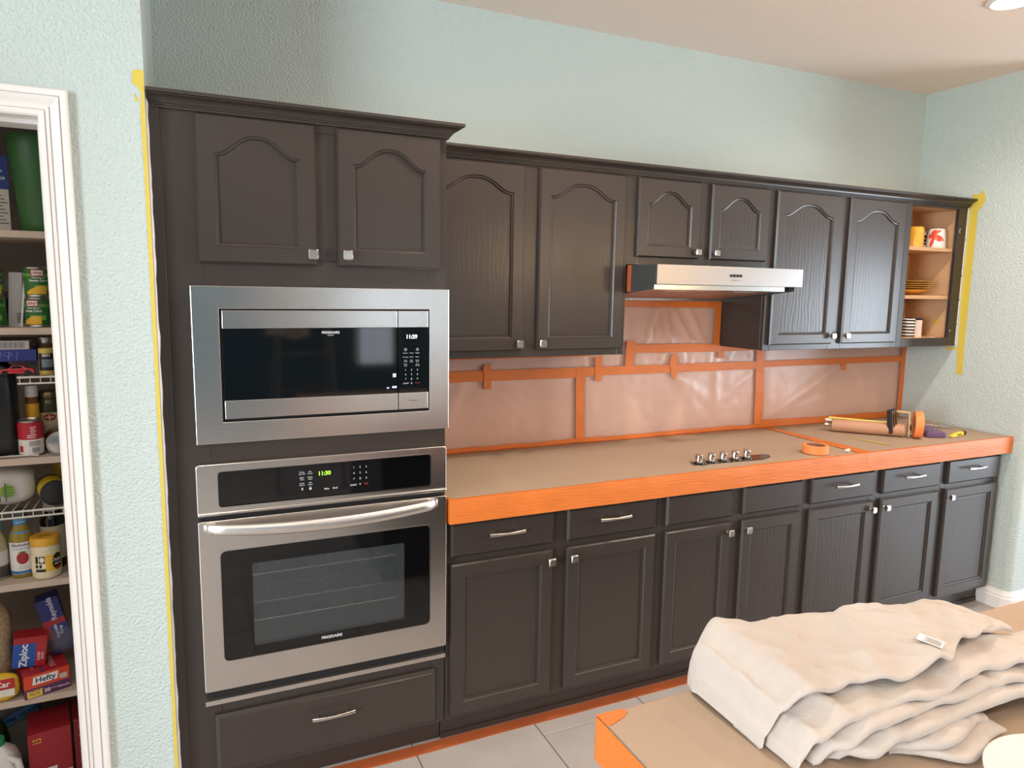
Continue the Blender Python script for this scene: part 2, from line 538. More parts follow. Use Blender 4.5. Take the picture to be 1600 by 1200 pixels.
def door(parent, x0, x1, z0, z1, yb, arch, stile=0.047):
    """frame-and-panel door; arch = cathedral top"""
    xi0, xi1, zi0 = x0 + stile, x1 - stile, z0 + stile
    N = 41
    if arch:
        zs, pk = z1 - 0.103, z1 - 0.05
        inner = [(xi0, zi0), (xi1, zi0)]
        outer = [(x0, z0), (x1, z0)]
        for i in range(N):
            u = 1 - 2 * i / (N - 1)
            f = 0.0 if abs(u) > 0.93 else 0.5 + 0.5 * math.cos(math.pi * (abs(u) / 0.93) ** 1.3)
            inner.append(((xi0 + xi1) / 2 + u * (xi1 - xi0) / 2, zs + (pk - zs) * f))
            outer.append(((x0 + x1) / 2 + u * (x1 - x0) / 2, z1))
    else:
        inner = [(xi0, zi0), (xi1, zi0), (xi1, z1 - stile), (xi0, z1 - stile)]
        outer = [(x0, z0), (x1, z0), (x1, z1), (x0, z1)]
    yf = yb - TH
    L = []
    o2 = [(min(max(x, x0 + .006), x1 - .006), min(max(z, z0 + .006), z1 - .006)) for x, z in outer]
    for lp, y in ((outer, yb), (outer, yf + .008), (o2, yf), (inner, yf), (inset(inner, .004), yf + .0045), (inset(inner, .0085), yf + .0055), (inset(inner, .0105), yf + .0115), (inset(inner, .0105), yb)):
        L.append([(x, y, z) for x, z in lp])
    g = G().loft(L, True, False, False)
    d = g.build('door', PAINT, parent, smooth=12)
    pl = inset(inner, .0100)
    q = inset(inner, .016)
    G().loft([[(x, yf + .015, z) for x, z in pl], [(x, yf + .011, z) for x, z in pl], [(x, yf + .0105, z) for x, z in q]], True, True, True).build('panel', PANEL, d)
    return d


def drawer(parent, x0, x1, z0, z1, yb, routed=False):
    e = 0.011 if routed else 0.006
    yf = yb - TH
    o_ = [(x0, z0), (x1, z0), (x1, z1), (x0, z1)]
    i_ = [(x0 + e, z0 + e), (x1 - e, z0 + e), (x1 - e, z1 - e), (x0 + e, z1 - e)]
    j_ = [(x0 + e + .002, z0 + e + .002), (x1 - e - .002, z0 + e + .002), (x1 - e - .002, z1 - e - .002), (x0 + e + .002, z1 - e - .002)]
    L = [[(x, yb, z) for x, z in o_], [(x, yf + .009, z) for x, z in o_], [(x, yf + .003, z) for x, z in i_], [(x, yf, z) for x, z in j_]]
    return G().loft(L).build('drawer_front', PAINT, parent, smooth=20)


# shared hardware meshes (built round the mounting point, pointing to -Y)
g = G().tube([(0, 0, 0), (0, -.006, 0), (0, -.018, 0)], [.008, .0055, .006], 12)
q0 = [rr(-.0145 + d, .0145 - d, -.0145 + d, .0145 - d, .005, 3) for d in (.001, 0, 0, .003)]
g.loft([[(x, y, z) for x, z in l] for l, y in zip(q0, (-.016, -.018, -.023, -.0265))])
KNOB = g.mesh('knob', CHROME, smooth=35)
bar = []
for i in range(13):
    t = -1 + i / 6.0
    w = .0065 - .0015 * (1 - abs(t))
    yy = -.031 + .006 * t * t
    bar.append([(t * .068, yy + .0045 * math.cos(a), w * math.sin(a)) for a in [2 * math.pi * k / 10 for k in range(10)]])
g = G().loft(bar)
for sx in (-1, 1):
    g.tube([(sx * .045, 0, 0), (sx * .045, -.029, 0)], .0042, 10)
PULL = g.mesh('handle', CHROME, smooth=40)


def carcass(x0, x1, yf, z0, z1, rails, stiles, yback=-0.003, st=0.04):
    """sides, back, top, bottom and a face frame of stiles and rails (z pairs)"""
    g = G()
    g.box(x0, x0 + .016, yf + .02, yback, z0, z1).box(x1 - .016, x1, yf + .02, yback, z0, z1)
    g.box(x0 + .016, x1 - .016, yback - .006, yback, z0, z1)
    g.box(x0 + .016, x1 - .016, yf + .02, yback - .006, z0, z0 + .016).box(x0 + .016, x1 - .016, yf + .02, yback - .006, z1 - .016, z1)
    for a, b in stiles:
        g.box(a, b, yf, yf + .02, z0, z1)
    xs = sorted(stiles)
    for a, b in rails:
        for (p, q), (r, s_) in zip(xs, xs[1:]):
            g.box(q, r, yf, yf + .02, a, b)
    return g


def crown(path, zb, name, parent=None):
    """crown moulding swept along (x, y, nx, ny) with mitres"""
    pr = [(0.0, 0.0), (0.009, 0.0), (0.009, 0.011), (0.013, 0.0115), (0.013, 0.019), (0.017, 0.0195), (0.0185, 0.028), (0.024, 0.038), (0.032, 0.045), (0.039, 0.048),
          (0.039, 0.053), (0.047, 0.054), (0.047, 0.069), (0.0, 0.069)]
    g = G()
    g.loft([[(x + nx * d, y + ny * d, zb + h * .60) for d, h in pr] for x, y, nx, ny in path])
    return g


# ---- tall oven tower
TX0, TX1 = XN + .002, 1.406
tower = thing('oven_tower_cabinet', 'tall dark brown cabinet holding microwave and oven, two arched doors above', 'cabinet', (TX0, YF, 0))
g = carcass(TX0, TX1, YF, 0.10, 2.105, [(0.10, .128), (.30, .372), (1.088, 1.165), (1.60, 1.69), (2.06, 2.105)], [(TX0, .688), (1.356, TX1)])
g.box(.985, 1.075, YF, YF + .02, 1.69, 2.06)
g.build('body', PAINT, tower, bevel=.0012, bseg=1)
G().box(TX0, TX0 + .028, YF - .006, YF - .0005, 0.10, 2.098).build('filler_strip', PAINT, tower, bevel=.001, bseg=1)
random.seed(3)
g = G()
L = []
for k in range(90):
    z = .10 + 2.0 * k / 89
    w = max(.0006, .003 + .0035 * noise.noise(Vector((z * 14, 3, 1))) + .002 * noise.noise(Vector((z * 60, 1, 4))))
    L.append([(TX0 - .0015, YF - .02, z), (TX0 + w * .4, YF - .016, z), (TX0 + w, YF - .0066, z), (TX0 - .0015, YF - .0062, z)])
g.loft(L)
g.build('caulk_line', WHITE, tower, label='ragged white caulk and bare edge along the wall')
G().box(TX0, TX1, -.555, -.545, 0.003, .10).build('toe_kick', PAINT, tower)
d1 = door(tower, .6765, 1.0007, 1.6745, 2.081, YF, True)
d2 = door(tower, 1.0592, 1.3824, 1.6745, 2.081, YF, True)
link_part('knob', KNOB, d1, (.984, YF - TH, 1.708))
link_part('knob', KNOB, d2, (1.085, YF - TH, 1.709))
dr = drawer(tower, .668, 1.3674, .1205, .312, YF, True)
link_part('handle', PULL, dr, (1.018, YF - TH, .243))
crown([(TX0, YF, 0, -1), (TX1, YF, 1, -1), (TX1, -.353, 1, 0)], 2.083, 'crown').build('crown_moulding', PAINT, tower, smooth=22)

# ---- base units
def base_unit(name, label, x0, x1, doors, drawers, knobs, pulls, false_front=False):
    t = thing(name, label, 'cabinet', (x0, YF, 0), group='base cabinets under the papered counter')
    edges = sorted([p for d in doors for p in d])
    st = [(x0, doors[0][0] + .012)]
    for (a, b), (c, d) in zip(doors, doors[1:]):
        st.append((b - .012, c + .012))
    st.append((doors[-1][1] - .012, x1))
    carcass(x0, x1, YF, .10, .83, [(.10, .135), (.668, .712), (.815, .83)], st).build('body', PAINT, t, bevel=.0012, bseg=1)
    G().box(x0, x1, -.557, -.545, .003, .10).box(x0, x1, -.5655, -.557, .003, .022).build('toe_kick', PAINT, t)
    for (a, b), kx in zip(doors, knobs):
        d = door(t, a, b, .119, .6785, YF, False)
        if kx:
            link_part('knob', KNOB, d, (kx, YF - TH, .64))
    for (a, b), hx in zip(drawers, pulls):
        d = drawer(t, a, b, .702, .822, YF)
        if hx:
            link_part('handle', PULL, d, (hx, YF - TH, .775))
    return t


base_unit('base_cabinet', 'dark brown base cabinet beside the oven tower, two drawers over two doors', 1.409, 2.2925, [(1.4227, 1.8174), (1.8745, 2.2681)],
          [(1.4227, 1.8174), (1.8745, 2.2681)], [1.802, 1.894], [1.622, 2.065])
base_unit('base_cabinet', 'dark brown base cabinet under the cooktop with blank false drawer fronts', 2.2925, 3.0595, [(2.3168, 2.6465), (2.7048, 3.0332)],
          [(2.3168, 2.6465), (2.7048, 3.0332)], [2.628, 2.724], [None, None])
base_unit('base_cabinet', 'dark brown base cabinet under the orange tape roll, two drawers over two doors', 3.0595, 3.965, [(3.0861, 3.4802), (3.5347, 3.9362)],
          [(3.0861, 3.4802), (3.5347, 3.9362)], [3.464, 3.556], [3.275, 3.723])
base_unit('base_cabinet', 'narrow dark brown end base cabinet, one drawer over one door, by the right wall', 3.965, 4.425, [(3.9945, 4.3917)], [(3.9945, 4.3917)], [4.014], [4.182])

# ---- wall units
def wall_unit(label, x0, x1, z0, doors, zd0, knobs, zk):
    t = thing('wall_cabinet', label, 'cabinet', (x0, YU, z0), group='wall cabinets above the counter')
    st = [(x0, doors[0][0] + .012)]
    for (a, b), (c, d) in zip(doors, doors[1:]):
        st.append((b - .012, c + .012))
    st.append((doors[-1][1] - .012, x1))
    carcass(x0, x1, YU, z0, 2.105, [(z0, z0 + .04), (2.065, 2.105)], st).build('body', PAINT, t, bevel=.0012, bseg=1)
    for (a, b), kx in zip(doors, knobs):
        d = door(t, a, b, zd0, 2.082, YU, True)
        link_part('knob', KNOB, d, (kx, YU - TH, zk))
    return t


wall_unit('dark brown wall cabinet next to the oven tower with two tall arched doors', 1.409, 2.2985, 1.353, [(1.428, 1.8216), (1.8831, 2.276)], 1.379, [1.801, 1.9], 1.407)
wall_unit('short dark brown wall cabinet over the range hood with two small arched doors', 2.2985, 3.0625, 1.7265, [(2.3373, 2.6542), (2.7147, 3.0379)], 1.7593, [2.636, 2.736], 1.787)
wall_unit('dark brown wall cabinet right of the hood with two tall arched shiny doors', 3.0625, 3.9665, 1.353, [(3.09, 3.4885), (3.5516, 3.9377)], 1.379, [3.473, 3.568], 1.419)

# open unit at the end: maple inside, no door
OX0, OX1 = 3.9665, 4.4375
t = thing('wall_cabinet', 'doorless end wall cabinet with open maple shelves of mugs and plates', 'cabinet', (OX0, YU, 1.353), group='wall cabinets above the counter')
g = G()
g.box(OX0, 4.006, YU, YU + .02, 1.353, 2.105).box(4.372, OX1, YU, YU + .02, 1.353, 2.105)
g.box(4.006, 4.372, YU, YU + .02, 1.353, 1.397).box(4.006, 4.372, YU, YU + .02, 2.075, 2.105)
g.box(OX0, OX1, YU + .02, -.003, 1.353, 1.366)
g.build('face_frame', PAINT, t, bevel=.0012, bseg=1)
IX0, IX1 = 3.984, 4.418
g = G().box(IX0 - .014, IX0, YU + .0205, -.003, 1.3665, 2.09).box(IX1, IX1 + .014, YU + .0205, -.003, 1.3665, 2.09)
g.box(IX0, IX1, -.009, -.003, 1.3665, 2.09).box(IX0, IX1, YU + .0205, -.009, 1.381, 1.397).box(IX0, IX1, YU + .0205, -.009, 2.078, 2.09)
g.build('interior', MAPLE, t)
HOLE = mat('peg_hole', (52, 34, 24), 0.8)
g = G()
for z in (1.47, 1.70, 1.75, 1.80, 1.55, 1.94, 1.99):
    for y in (-.255, -.06):
        g.tube([(IX1 + .001, y, z), (IX1 - .0006, y, z)], .0032, 8)
g.build('peg_holes', HOLE, t)
for z in (1.873, 1.622):
    G().box(IX0 + .001, IX1 - .001, -.282, -.0095, z - .019, z).build('shelf', MAPLE, t, bevel=.001, bseg=1)
g = G()
random.seed(5)
z = 1.36
while z < 2.09:
    h = random.uniform(.03, .15)
    g.box(OX1 - .001, OX1 + .006, YU - .001, YU + .004, z, min(z + h, 2.1))
    z += h + random.uniform(0, .01)
g.build('caulk_line', WHITE, t)
g = G()
for z, dy in ((1.435, 0), (1.965, 0), (1.975, .004), (1.956, .002)):
    g.lathe([(.003, 0), (.003, .001)], 8, M=Matrix.Translation((4.385 + dy, YU - .0003, z)) @ Matrix.Rotation(R(90), 4, 'X'))
g.build('hinge_screw_holes', WHITE, t)
STAIN = mat('yellow_stain', (222, 180, 60), 0.6)
G().prism([(-.205 + .014 * math.cos(a) * (1 + .3 * math.sin(3 * a)), 1.475 + .016 * math.sin(a)) for a in [k * math.pi / 7 for k in range(14)]], 'x', IX1 - .0006, IX1 - .0001).build('yellow_spot', STAIN, t)

cm = crown([(1.4075, YU, 0, -1), (OX1, YU, 0, -1)], 2.0875, 'crown').build('crown_moulding', PAINT, smooth=22)
tag(cm, 'long dark brown crown moulding running along the top of the wall cabinets', 'moulding')

# ---- range hood
HX0, HX1 = 2.3125, 3.0605
hood = thing('range_hood', 'slim stainless range hood under the short wall cabinet', 'range hood', (HX0, 0, 1.58))
prof = [(-.008, 1.578), (-.008, 1.7235), (-.478, 1.7235), (-.478, 1.628)]
g = G()
for xa, xb in ((HX0, HX0 + .004), (HX1 - .004, HX1)):
    g.prism(prof, 'x', xa, xb)
g.box(HX0 + .004, HX1 - .004, -.478, -.008, 1.719, 1.7235)
g.build('housing', DKGREY, hood)
G().box(HX0, 3.082, -.5, -.479, 1.646, 1.7235).build('front_panel', mat('hood_steel', (168, 162, 158), 0.36, 1.0, bump=[((3, 3, 700), 0.12, 0.0004, 2)]), hood, bevel=.0015)
G().prism([(-.479, 1.6455), (-.479, 1.626), (-.43, 1.622), (-.43, 1.634)], 'x', HX0 + .004, HX1 - .06).build('lower_lip', STEEL, hood)
FILT = mat('hood_filter', (176, 140, 122), 0.45, 0.6, bump=[((400, 400, 400), 0.3, 0.001, 2)])
for xa, xb in ((HX0 + .01, 2.68), (2.692, HX1 - .01)):
    f = G().prism([(-.43, 1.628), (-.43, 1.634), (-.02, 1.592), (-.02, 1.586)], 'x', xa, xb).build('filter', FILT, hood)
    c = (xa + xb) / 2
    G().prism([(-.41, 1.6235), (-.41, 1.6285), (-.37, 1.6245), (-.37, 1.6195)], 'x', c - .05, c + .05).build('latch', WHITE, f)
G().box(HX0 + .005, HX1 - .005, -.019, -.009, 1.577, 1.587).build('rear_rail', STEEL, hood)
g = G()
for k in range(4):
    x = 2.684 + .0165 * k
    g.lathe([(.0062, 0), (.0062, .003), (.005, .004)], 14, M=Matrix.Translation((x, -.5, 1.687)) @ Matrix.Rotation(R(90), 4, 'X'))
g.build('buttons', BLACK, hood, smooth=40)
g = G()
g.tube([(2.684 + .05 * k / 30, -.5004, 1.668 + .0035 * math.sin(k * 1.1) * (1 - k / 40)) for k in range(31)], .0005, 4)
g.build('script_mark', mat('grey_print', (70, 66, 66), .5), hood)
G().box(HX0 - .0105, HX0 - .0005, -.322, -.308, 1.615, 1.7235).build('tape_strip', ORANGE_F, hood, label='orange tape between hood and cabinet')

# ================================================================== appliances
SILVERPR = mat('pale_print', (205, 205, 208), .5)
WHITELED = mat('white_display', (225, 235, 255), .5, emit=1.6)
GREENLED = mat('green_display', (150, 215, 60), .5, emit=1.3)
REDPR = mat('red_print', (150, 40, 40), .5)

# ---- built-in microwave
mw = thing('microwave', 'built-in microwave with wide stainless trim and black glass door', 'microwave', (1.03, YF, 1.157))
G().box(.70, 1.35, YF + .001, -.12, 1.18, 1.585).build('chassis', BLACK, mw)
g = G()
o_ = [(.6496, 1.157), (1.4108, 1.157), (1.4108, 1.6114), (.6496, 1.6114)]
i_ = [(.722, 1.2195), (1.3435, 1.2195), (1.3435, 1.5465), (.722, 1.5465)]
g.ring(o_, i_, YF - .001, YF - .021)
g.build('trim_frame', STEEL, mw, bevel=.0015)
YM = YF - .017
G().box(.7245, 1.341, YF - .006, YF - .0005, 1.222, 1.544).build('inner_shadow_gap', BLACK, mw)
d = G().box(.729, 1.2395, YM, YF - .0065, 1.228, 1.5425).build('door', BLACK, mw)
G().box(.729, 1.2395, YM - .003, YM - .0002, 1.4905, 1.5425).build('upper_band', STEEL, d, bevel=.001)
G().box(.729, 1.2395, YM - .003, YM - .0002, 1.228, 1.2815).build('lower_band', STEEL, d, bevel=.001)
G().box(.7295, 1.239, YM - .002, YM - .0002, 1.282, 1.490).build('door_glass', BLACKGL, d)
g = G().text('FRIGIDAIRE', .0105, FACE(YM - .0023)(1.033, 1.4765), bold=True).text('GALLERY', .0048, FACE(YM - .0023)(1.033, 1.4685))
g.build('brand_lettering', SILVERPR, d)
LBL = mat('small_sticker', (196, 206, 232), .5)
for xa, xb, za, zb in ((1.224, 1.235, 1.333, 1.345), (1.222, 1.237, 1.298, 1.305), (1.205, 1.212, 1.297, 1.302)):
    G().box(xa, xb, YM - .0026, YM - .0021, za, zb).build('sticker', LBL, d)
c = G().box(1.2425, 1.3405, YM, YF - .0065, 1.228, 1.5425).build('control_panel', BLACK, mw)
G().box(1.2425, 1.3405, YM - .003, YM - .0002, 1.4905, 1.5425).build('upper_band', STEEL, c, bevel=.001)
G().box(1.2425, 1.3405, YM - .004, YM - .0002, 1.228, 1.2815).build('open_button', STEEL, c, bevel=.0015)
G().box(1.2428, 1.340, YM - .002, YM - .0002, 1.2825, 1.490).build('control_glass', BLACKGL, c)
F = FACE(YM - .0023)
G().text('11:29', .017, F(1.286, 1.4605), bold=True).build('clock_display', WHITELED, c)
g = G()
for i, row in enumerate((('Popcorn', 'Potato', 'Veggies'), ('Beverage', 'Reheat', 'Snacks'), ('Auto\nCook', 'Melt\nSoften', 'Sensor\nCook'), ('Power\nLevel', '', 'Timer\nOn-Off'))):
    for j, w in enumerate(row):
        if w:
            g.text(w, .0046, F(1.266 + .0195 * j, 1.409 - .0128 * i))
for i, row in enumerate(('123', '456', '789')):
    for j, w in enumerate(row):
        g.text(w, .0085, F(1.266 + .0195 * j, 1.3545 - .0145 * i))
g.text('START', .0068, F(1.267, 1.3115)).text('0', .0085, F(1.2855, 1.3115))
for x in (1.266, 1.305):
    g.ring([(x + .0045 * math.cos(a), 1.42 + .0045 * math.sin(a)) for a in [k * math.pi / 8 for k in range(16)]],
           [(x + .0037 * math.cos(a), 1.42 + .0037 * math.sin(a)) for a in [k * math.pi / 8 for k in range(16)]], YM - .0021, YM - .0024)
    g.box(x - .0004, x + .0004, YM - .0024, YM - .0021, 1.4195, 1.423).box(x, x + .0025, YM - .0024, YM - .0021, 1.4193, 1.42)
g.build('key_legends', SILVERPR, c)
G().text('STOP', .0068, F(1.305, 1.3115)).build('stop_legend', REDPR, c)
G().box(1.277, 1.304, YM - .0046, YM - .004, 1.2555, 1.257).build('open_mark', mat('grey_print', (70, 66, 66), .5), c)

# ---- wall oven
ov = thing('wall_oven', 'stainless built-in wall oven with bowed handle and dark window', 'oven', (1.02, YF, .354))
OX, OY = .6434, 1.4004
YO = -.6405
BL_ENAMEL = mat('oven_cavity', (96, 100, 104), .45)
g = G().box(.69, 1.354, YF + .001, YF + .008, .90, 1.09)
g.box(.69, .70, YF + .001, -.14, .40, 1.0).box(1.344, 1.354, YF + .001, -.14, .40, 1.0).box(.70, 1.344, -.15, -.14, .40, 1.0).box(.70, 1.344, YF + .001, -.15, .40, .41).box(.70, 1.344, YF + .001, -.15, .89, .90)
g.build('cavity', BL_ENAMEL, ov)
RACK = mat('rack_wire', (190, 186, 180), .25, 1.0)
for zr in (.575, .725):
    g = G()
    g.tube([(.712, -.57, zr), (1.332, -.57, zr)], .003, 6).tube([(.712, -.18, zr), (1.332, -.18, zr)], .003, 6)
    g.tube([(.712, -.44, zr), (1.332, -.44, zr)], .0022, 6).tube([(.712, -.31, zr), (1.332, -.31, zr)], .0022, 6)
    for k in range(21):
        x = .722 + .03 * k
        g.tube([(x, -.57, zr + .003), (x, -.18, zr + .003)], .0014, 5)
    g.build('oven_rack', RACK, ov)
# control panel
cpn = G().ring(rr(OX, OY, .9459, 1.099, .010), rr(.7005, 1.3465, .969, 1.0765, .011), YF - .001, YO).build('control_panel', STEEL, ov, bevel=.002)
G().box(OX + .001, OY - .001, YO - .007, YO + .01, .9465, .957).build('lower_bead', STEEL, cpn, bevel=.003)
G().prism(rr(.7008, 1.3462, .9693, 1.0762, .0107), 'y', YF - .002, YO + .0035).build('control_glass', BLACKGL, cpn)
g = G().ring(rr(.6985, 1.3485, .967, 1.0785, .0125), rr(.7012, 1.3458, .9697, 1.0758, .0104), YO + .001, YO - .0022)
g.build('glass_bezel', CHROME, cpn, smooth=30)
F = FACE(YO + .0031)
G().text('11:30', .0175, F(1.005, 1.043), bold=True).build('clock_display', GREENLED, cpn)
g = G()
for i, (a, b) in enumerate((('Timer\nOn-Off', 'Set\nClock'), ('Bake\nTime', 'Delay\nStart'), ('Keep\nWarm', 'Self\nClean'))):
    g.text(a, .0062, F(.9375, 1.0495 - .0175 * i)).text(b, .0062, F(.962, 1.0495 - .0175 * i))
g.lathe([(.0026, 0), (.0026, .0004)], 12, M=Matrix.Translation((.938, YO + .0035, 1.0005)) @ Matrix.Rotation(R(90), 4, 'X'))
g.box(.9365, .9395, YO + .003, YO + .0034, .9955, .9975)
g.box(.9585, .9655, YO + .003, YO + .0034, .9955, 1.0005)
g.ring([(.9645, 1.0005), (.9645, 1.0045), (.9595, 1.0045), (.9595, 1.0005)], [(.9635, 1.0005), (.9635, 1.0035), (.9605, 1.0035), (.9605, 1.0005)], YO + .0034, YO + .003)
g.text('Bake', .0075, F(1.011, .9935), bold=True).text('Broil', .0075, F(1.037, .9935), bold=True)
for i, row in enumerate(('123', '456', '789')):
    for j, w in enumerate(row):
        g.text(w, .0095, F(1.0955 + .0195 * j, 1.053 - .0185 * i))
g.text('START', .0072, F(1.094, .9965), bold=True).text('0', .0095, F(1.1145, .9975))
g.build('key_legends', SILVERPR, cpn)
G().text('OFF', .0075, F(1.134, .9975), bold=True).build('off_legend', REDPR, cpn)
# dark vent gap and door
G().box(OX + .01, OY - .01, YF - .012, YF - .001, .9315, .9455).build('vent_gap', BLACK, ov)
dv = G().ring(rr(OX, OY, .4017, .9313, .005), rr(.699, 1.3435, .4915, .8375, .018), YF - .001, YO - .004).build('door', STEEL, ov, bevel=.002)
G().ring(rr(.699, 1.3435, .4915, .8375, .0178), rr(.787, 1.256, .524, .786, .006), YF - .006, YO).build('door_glass', BLACKGL, dv)
G().ring(rr(.6965, 1.346, .489, .84, .0195), rr(.7, 1.3425, .4925, .8365, .0168), YO + .001, YO - .0055).build('glass_bezel', CHROME, dv, smooth=30)
WINDOW = mat('tinted_oven_glass', (196, 202, 206), .03, trans=0.95)
G().prism(rr(.7865, 1.2565, .5235, .7865, .006), 'y', YF - .006, YO + .0003).build('window_pane', WINDOW, dv)
G().text('FRIGIDAIRE', .0128, FACE(YO - .0004)(1.018, .5085), bold=True).build('brand_lettering', SILVERPR, dv)
L = []
for i in range(25):
    t = -1 + i / 12.0
    x = 1.0135 + t * .355
    e = min(1.0, (1 - abs(t)) / .06)
    yy = YO - .004 - .012 * math.sqrt(max(0, 1 - (1 - e) ** 2)) - .036 * (1 - t * t)
    hz = .0165 + .002 * (1 - t * t)
    L.append([(x, yy + .0095 * math.cos(a) * max(.35, e), .911 - .012 * (1 - t * t) + hz * math.sin(a) * (.75 + .25 * e)) for a in [2 * math.pi * k / 14 for k in range(14)]])
g = G().loft(L)
for sx in (-1, 1):
    g.box(1.0135 + sx * .335 - .012, 1.0135 + sx * .335 + .012, YO - .016, YO - .0035, .897, .924)
g.build('handle', mat('satin_steel_handle', (226, 221, 216), .36, 1.0), dv, smooth=50)
G().box(OX + .004, OY - .004, YF - .012, YF - .001, .371, .4015).build('lower_vent', BLACK, ov)
G().prism([(YF - .001, .3535), (YF - .026, .3535), (YF - .026, .369), (YF - .012, .3705), (YF - .001, .3705)], 'x', OX, OY).build('lower_trim', STEEL, ov, bevel=.001)

# ================================================================== worktop and its masking
ct = G().box(1.4095, 4.441, -.648, -.0015, .8325, .911).build('countertop', mat('stone_top', (150, 140, 130), .3), bevel=.002)
tag(ct, 'long countertop under the brown masking paper', 'countertop')


def wav(x, y, s, seed=0.0):
    return noise.noise(Vector((x * s + seed, y * s - seed, seed * 1.7)))


def sheet_xy(x0, x1, y0, y1, z, nx, ny, amp, seed, skew=0.0):
    vs, fs = [], []
    for j in range(ny + 1):
        for i in range(nx + 1):
            v = j / ny
            x = x0 + (x1 - x0) * i / nx
            y = y0 + (y1 - y0) * v
            xx = x + (skew * v if i == nx else 0)
            e = min(1, 6 * min(i / nx, 1 - i / nx, v, 1 - v) + .0)
            vs.append((xx, y, z + amp * e * (.5 + .5 * wav(x, y, 5, seed)) + amp * .6 * e * abs(wav(x * .4, y, 14, seed + 3))))
    for j in range(ny):
        for i in range(nx):
            a = j * (nx + 1) + i
            fs.append((a, a + 1, a + nx + 2, a + nx + 1))
    n = len(vs)
    vs += [(x, y, z - .0006) for x, y, _ in vs]
    fs += [tuple(n + k for k in reversed(f)) for f in fs]
    return G().add(vs, fs)


def tape_h(x0, x1, z0, z1, y, seed=0, n=None, th=.0006, amp=.0015, tilt=0.0):
    """tape on the back wall: slightly wavy strip standing off the sheet"""
    n = n or max(3, int(abs(x1 - x0) / .04))
    top, bot = [], []
    for i in range(n + 1):
        x = x0 + (x1 - x0) * i / n
        w = amp * wav(x, z0, 9, seed)
        top.append((x, y - .0004 - abs(w) * .4, z1 + w + tilt * i / n))
        bot.append((x, y - .0004, z0 + w * .7 + tilt * i / n))
    L = [[a, b, (b[0], b[1] + th, b[2]), (a[0], a[1] + th, a[2])] for a, b in zip(top, bot)]
    return G().loft(L)


def tape_v(x0, x1, z0, z1, y, dx=0.0):
    n = max(3, int((z1 - z0) / .04))
    L = []
    for i in range(n + 1):
        z = z0 + (z1 - z0) * i / n
        s_ = dx * i / n + .0015 * wav(x0, z, 9, 2)
        L.append([(x0 + s_, y, z), (x1 + s_, y, z), (x1 + s_, y + .0006, z), (x0 + s_, y + .0006, z)])
    return G().loft(L)


# paper on the counter, in two lengths joined by tape
pL = sheet_xy(1.4105, 3.40, -.650, -.004, .9122, 70, 20, .0012, 1.3).build('masking_paper', PAPER, smooth=60)
tag(pL, 'long sheet of brown masking paper over the counter and cooktop', 'masking paper', 'masking paper on the counter')
pR = sheet_xy(3.405, 4.440, -.650, -.004, .9122, 40, 20, .0012, 5.1).build('masking_paper', PAPER, smooth=60)
tag(pR, 'brown masking paper on the counter end under the tape dispenser', 'masking paper', 'masking paper on the counter')


def front_tape(x0, x1, parent, seed):
    n = int((x1 - x0) / .02)
    L = []
    for i in range(n + 1):
        x = x0 + (x1 - x0) * i / n
        w = .0022 * wav(x, 0, 7, seed) + .001 * wav(x, 0, 33, seed)
        e = .016 + .007 * wav(x, 1, 4, seed)
        L.append([(x, -.6512 + e, .9146), (x, -.6515 - .001, .9152 + .4 * abs(w)), (x, -.6535 + w * .5, .911), (x, -.6535 + w, .87), (x, -.6532, .8312 + w * .4), (x, -.650, .8312), (x, -.650, .9135), (x, -.6512 + e, .9138)])
    return G().loft(L).build('tape_edge', ORANGE, parent, smooth=35)


front_tape(1.4085, 3.39, pL, 1.0)
front_tape(3.385, 4.4405, pR, 4.0)
G().prism([(1.4085, -.645), (1.425, -.640), (1.413, -.60), (1.4085, -.59)], 'z', .9148, .9153).build('tape_corner', ORANGE, pL)
G().box(1.4082, 1.4088, -.652, -.61, .833, .914).build('tape_corner', ORANGE, pL)
g = G().loft([[(3.376 - .02 * t + .0015 * wav(t, 0, 6), -.03 - .62 * t, .9146 + .0006 * wav(t, 3, 8)), (3.424 + .006 * t, -.03 - .62 * t, .9148), (3.424 + .006 * t, -.03 - .62 * t, .9141), (3.376 - .02 * t, -.03 - .62 * t, .9140)] for t in [k / 16 for k in range(17)]])
g.build('tape_strip', ORANGE, pR)
g = tape_h(1.4105, 3.40, .9155, .9345, -.0105, 2.0, amp=.006)
g.build('tape_back', ORANGE, pL, smooth=60)
g = G().loft([[(x, -.006, .9150), (x, -.022 - .006 * wav(x, 0, 3, 2), .9148), (x, -.022 - .006 * wav(x, 0, 3, 2), .9142), (x, -.006, .9142)] for x in [1.4105 + (3.40 - 1.4105) * k / 60 for k in range(61)]])
g.build('tape_back', ORANGE, pL)
g = G().loft([[(x, -.006, .9150), (x, -.020, .9148), (x, -.020, .9142), (x, -.006, .9142)] for x in [3.405 + 1.03 * k / 30 for k in range(31)]])
g.build('tape_back', ORANGE, pR)
tape_h(3.36, 4.44, .9155, .955, -.0105, 6.0, amp=.005, tilt=-.012).build('tape_back', ORANGE, pR, smooth=60)

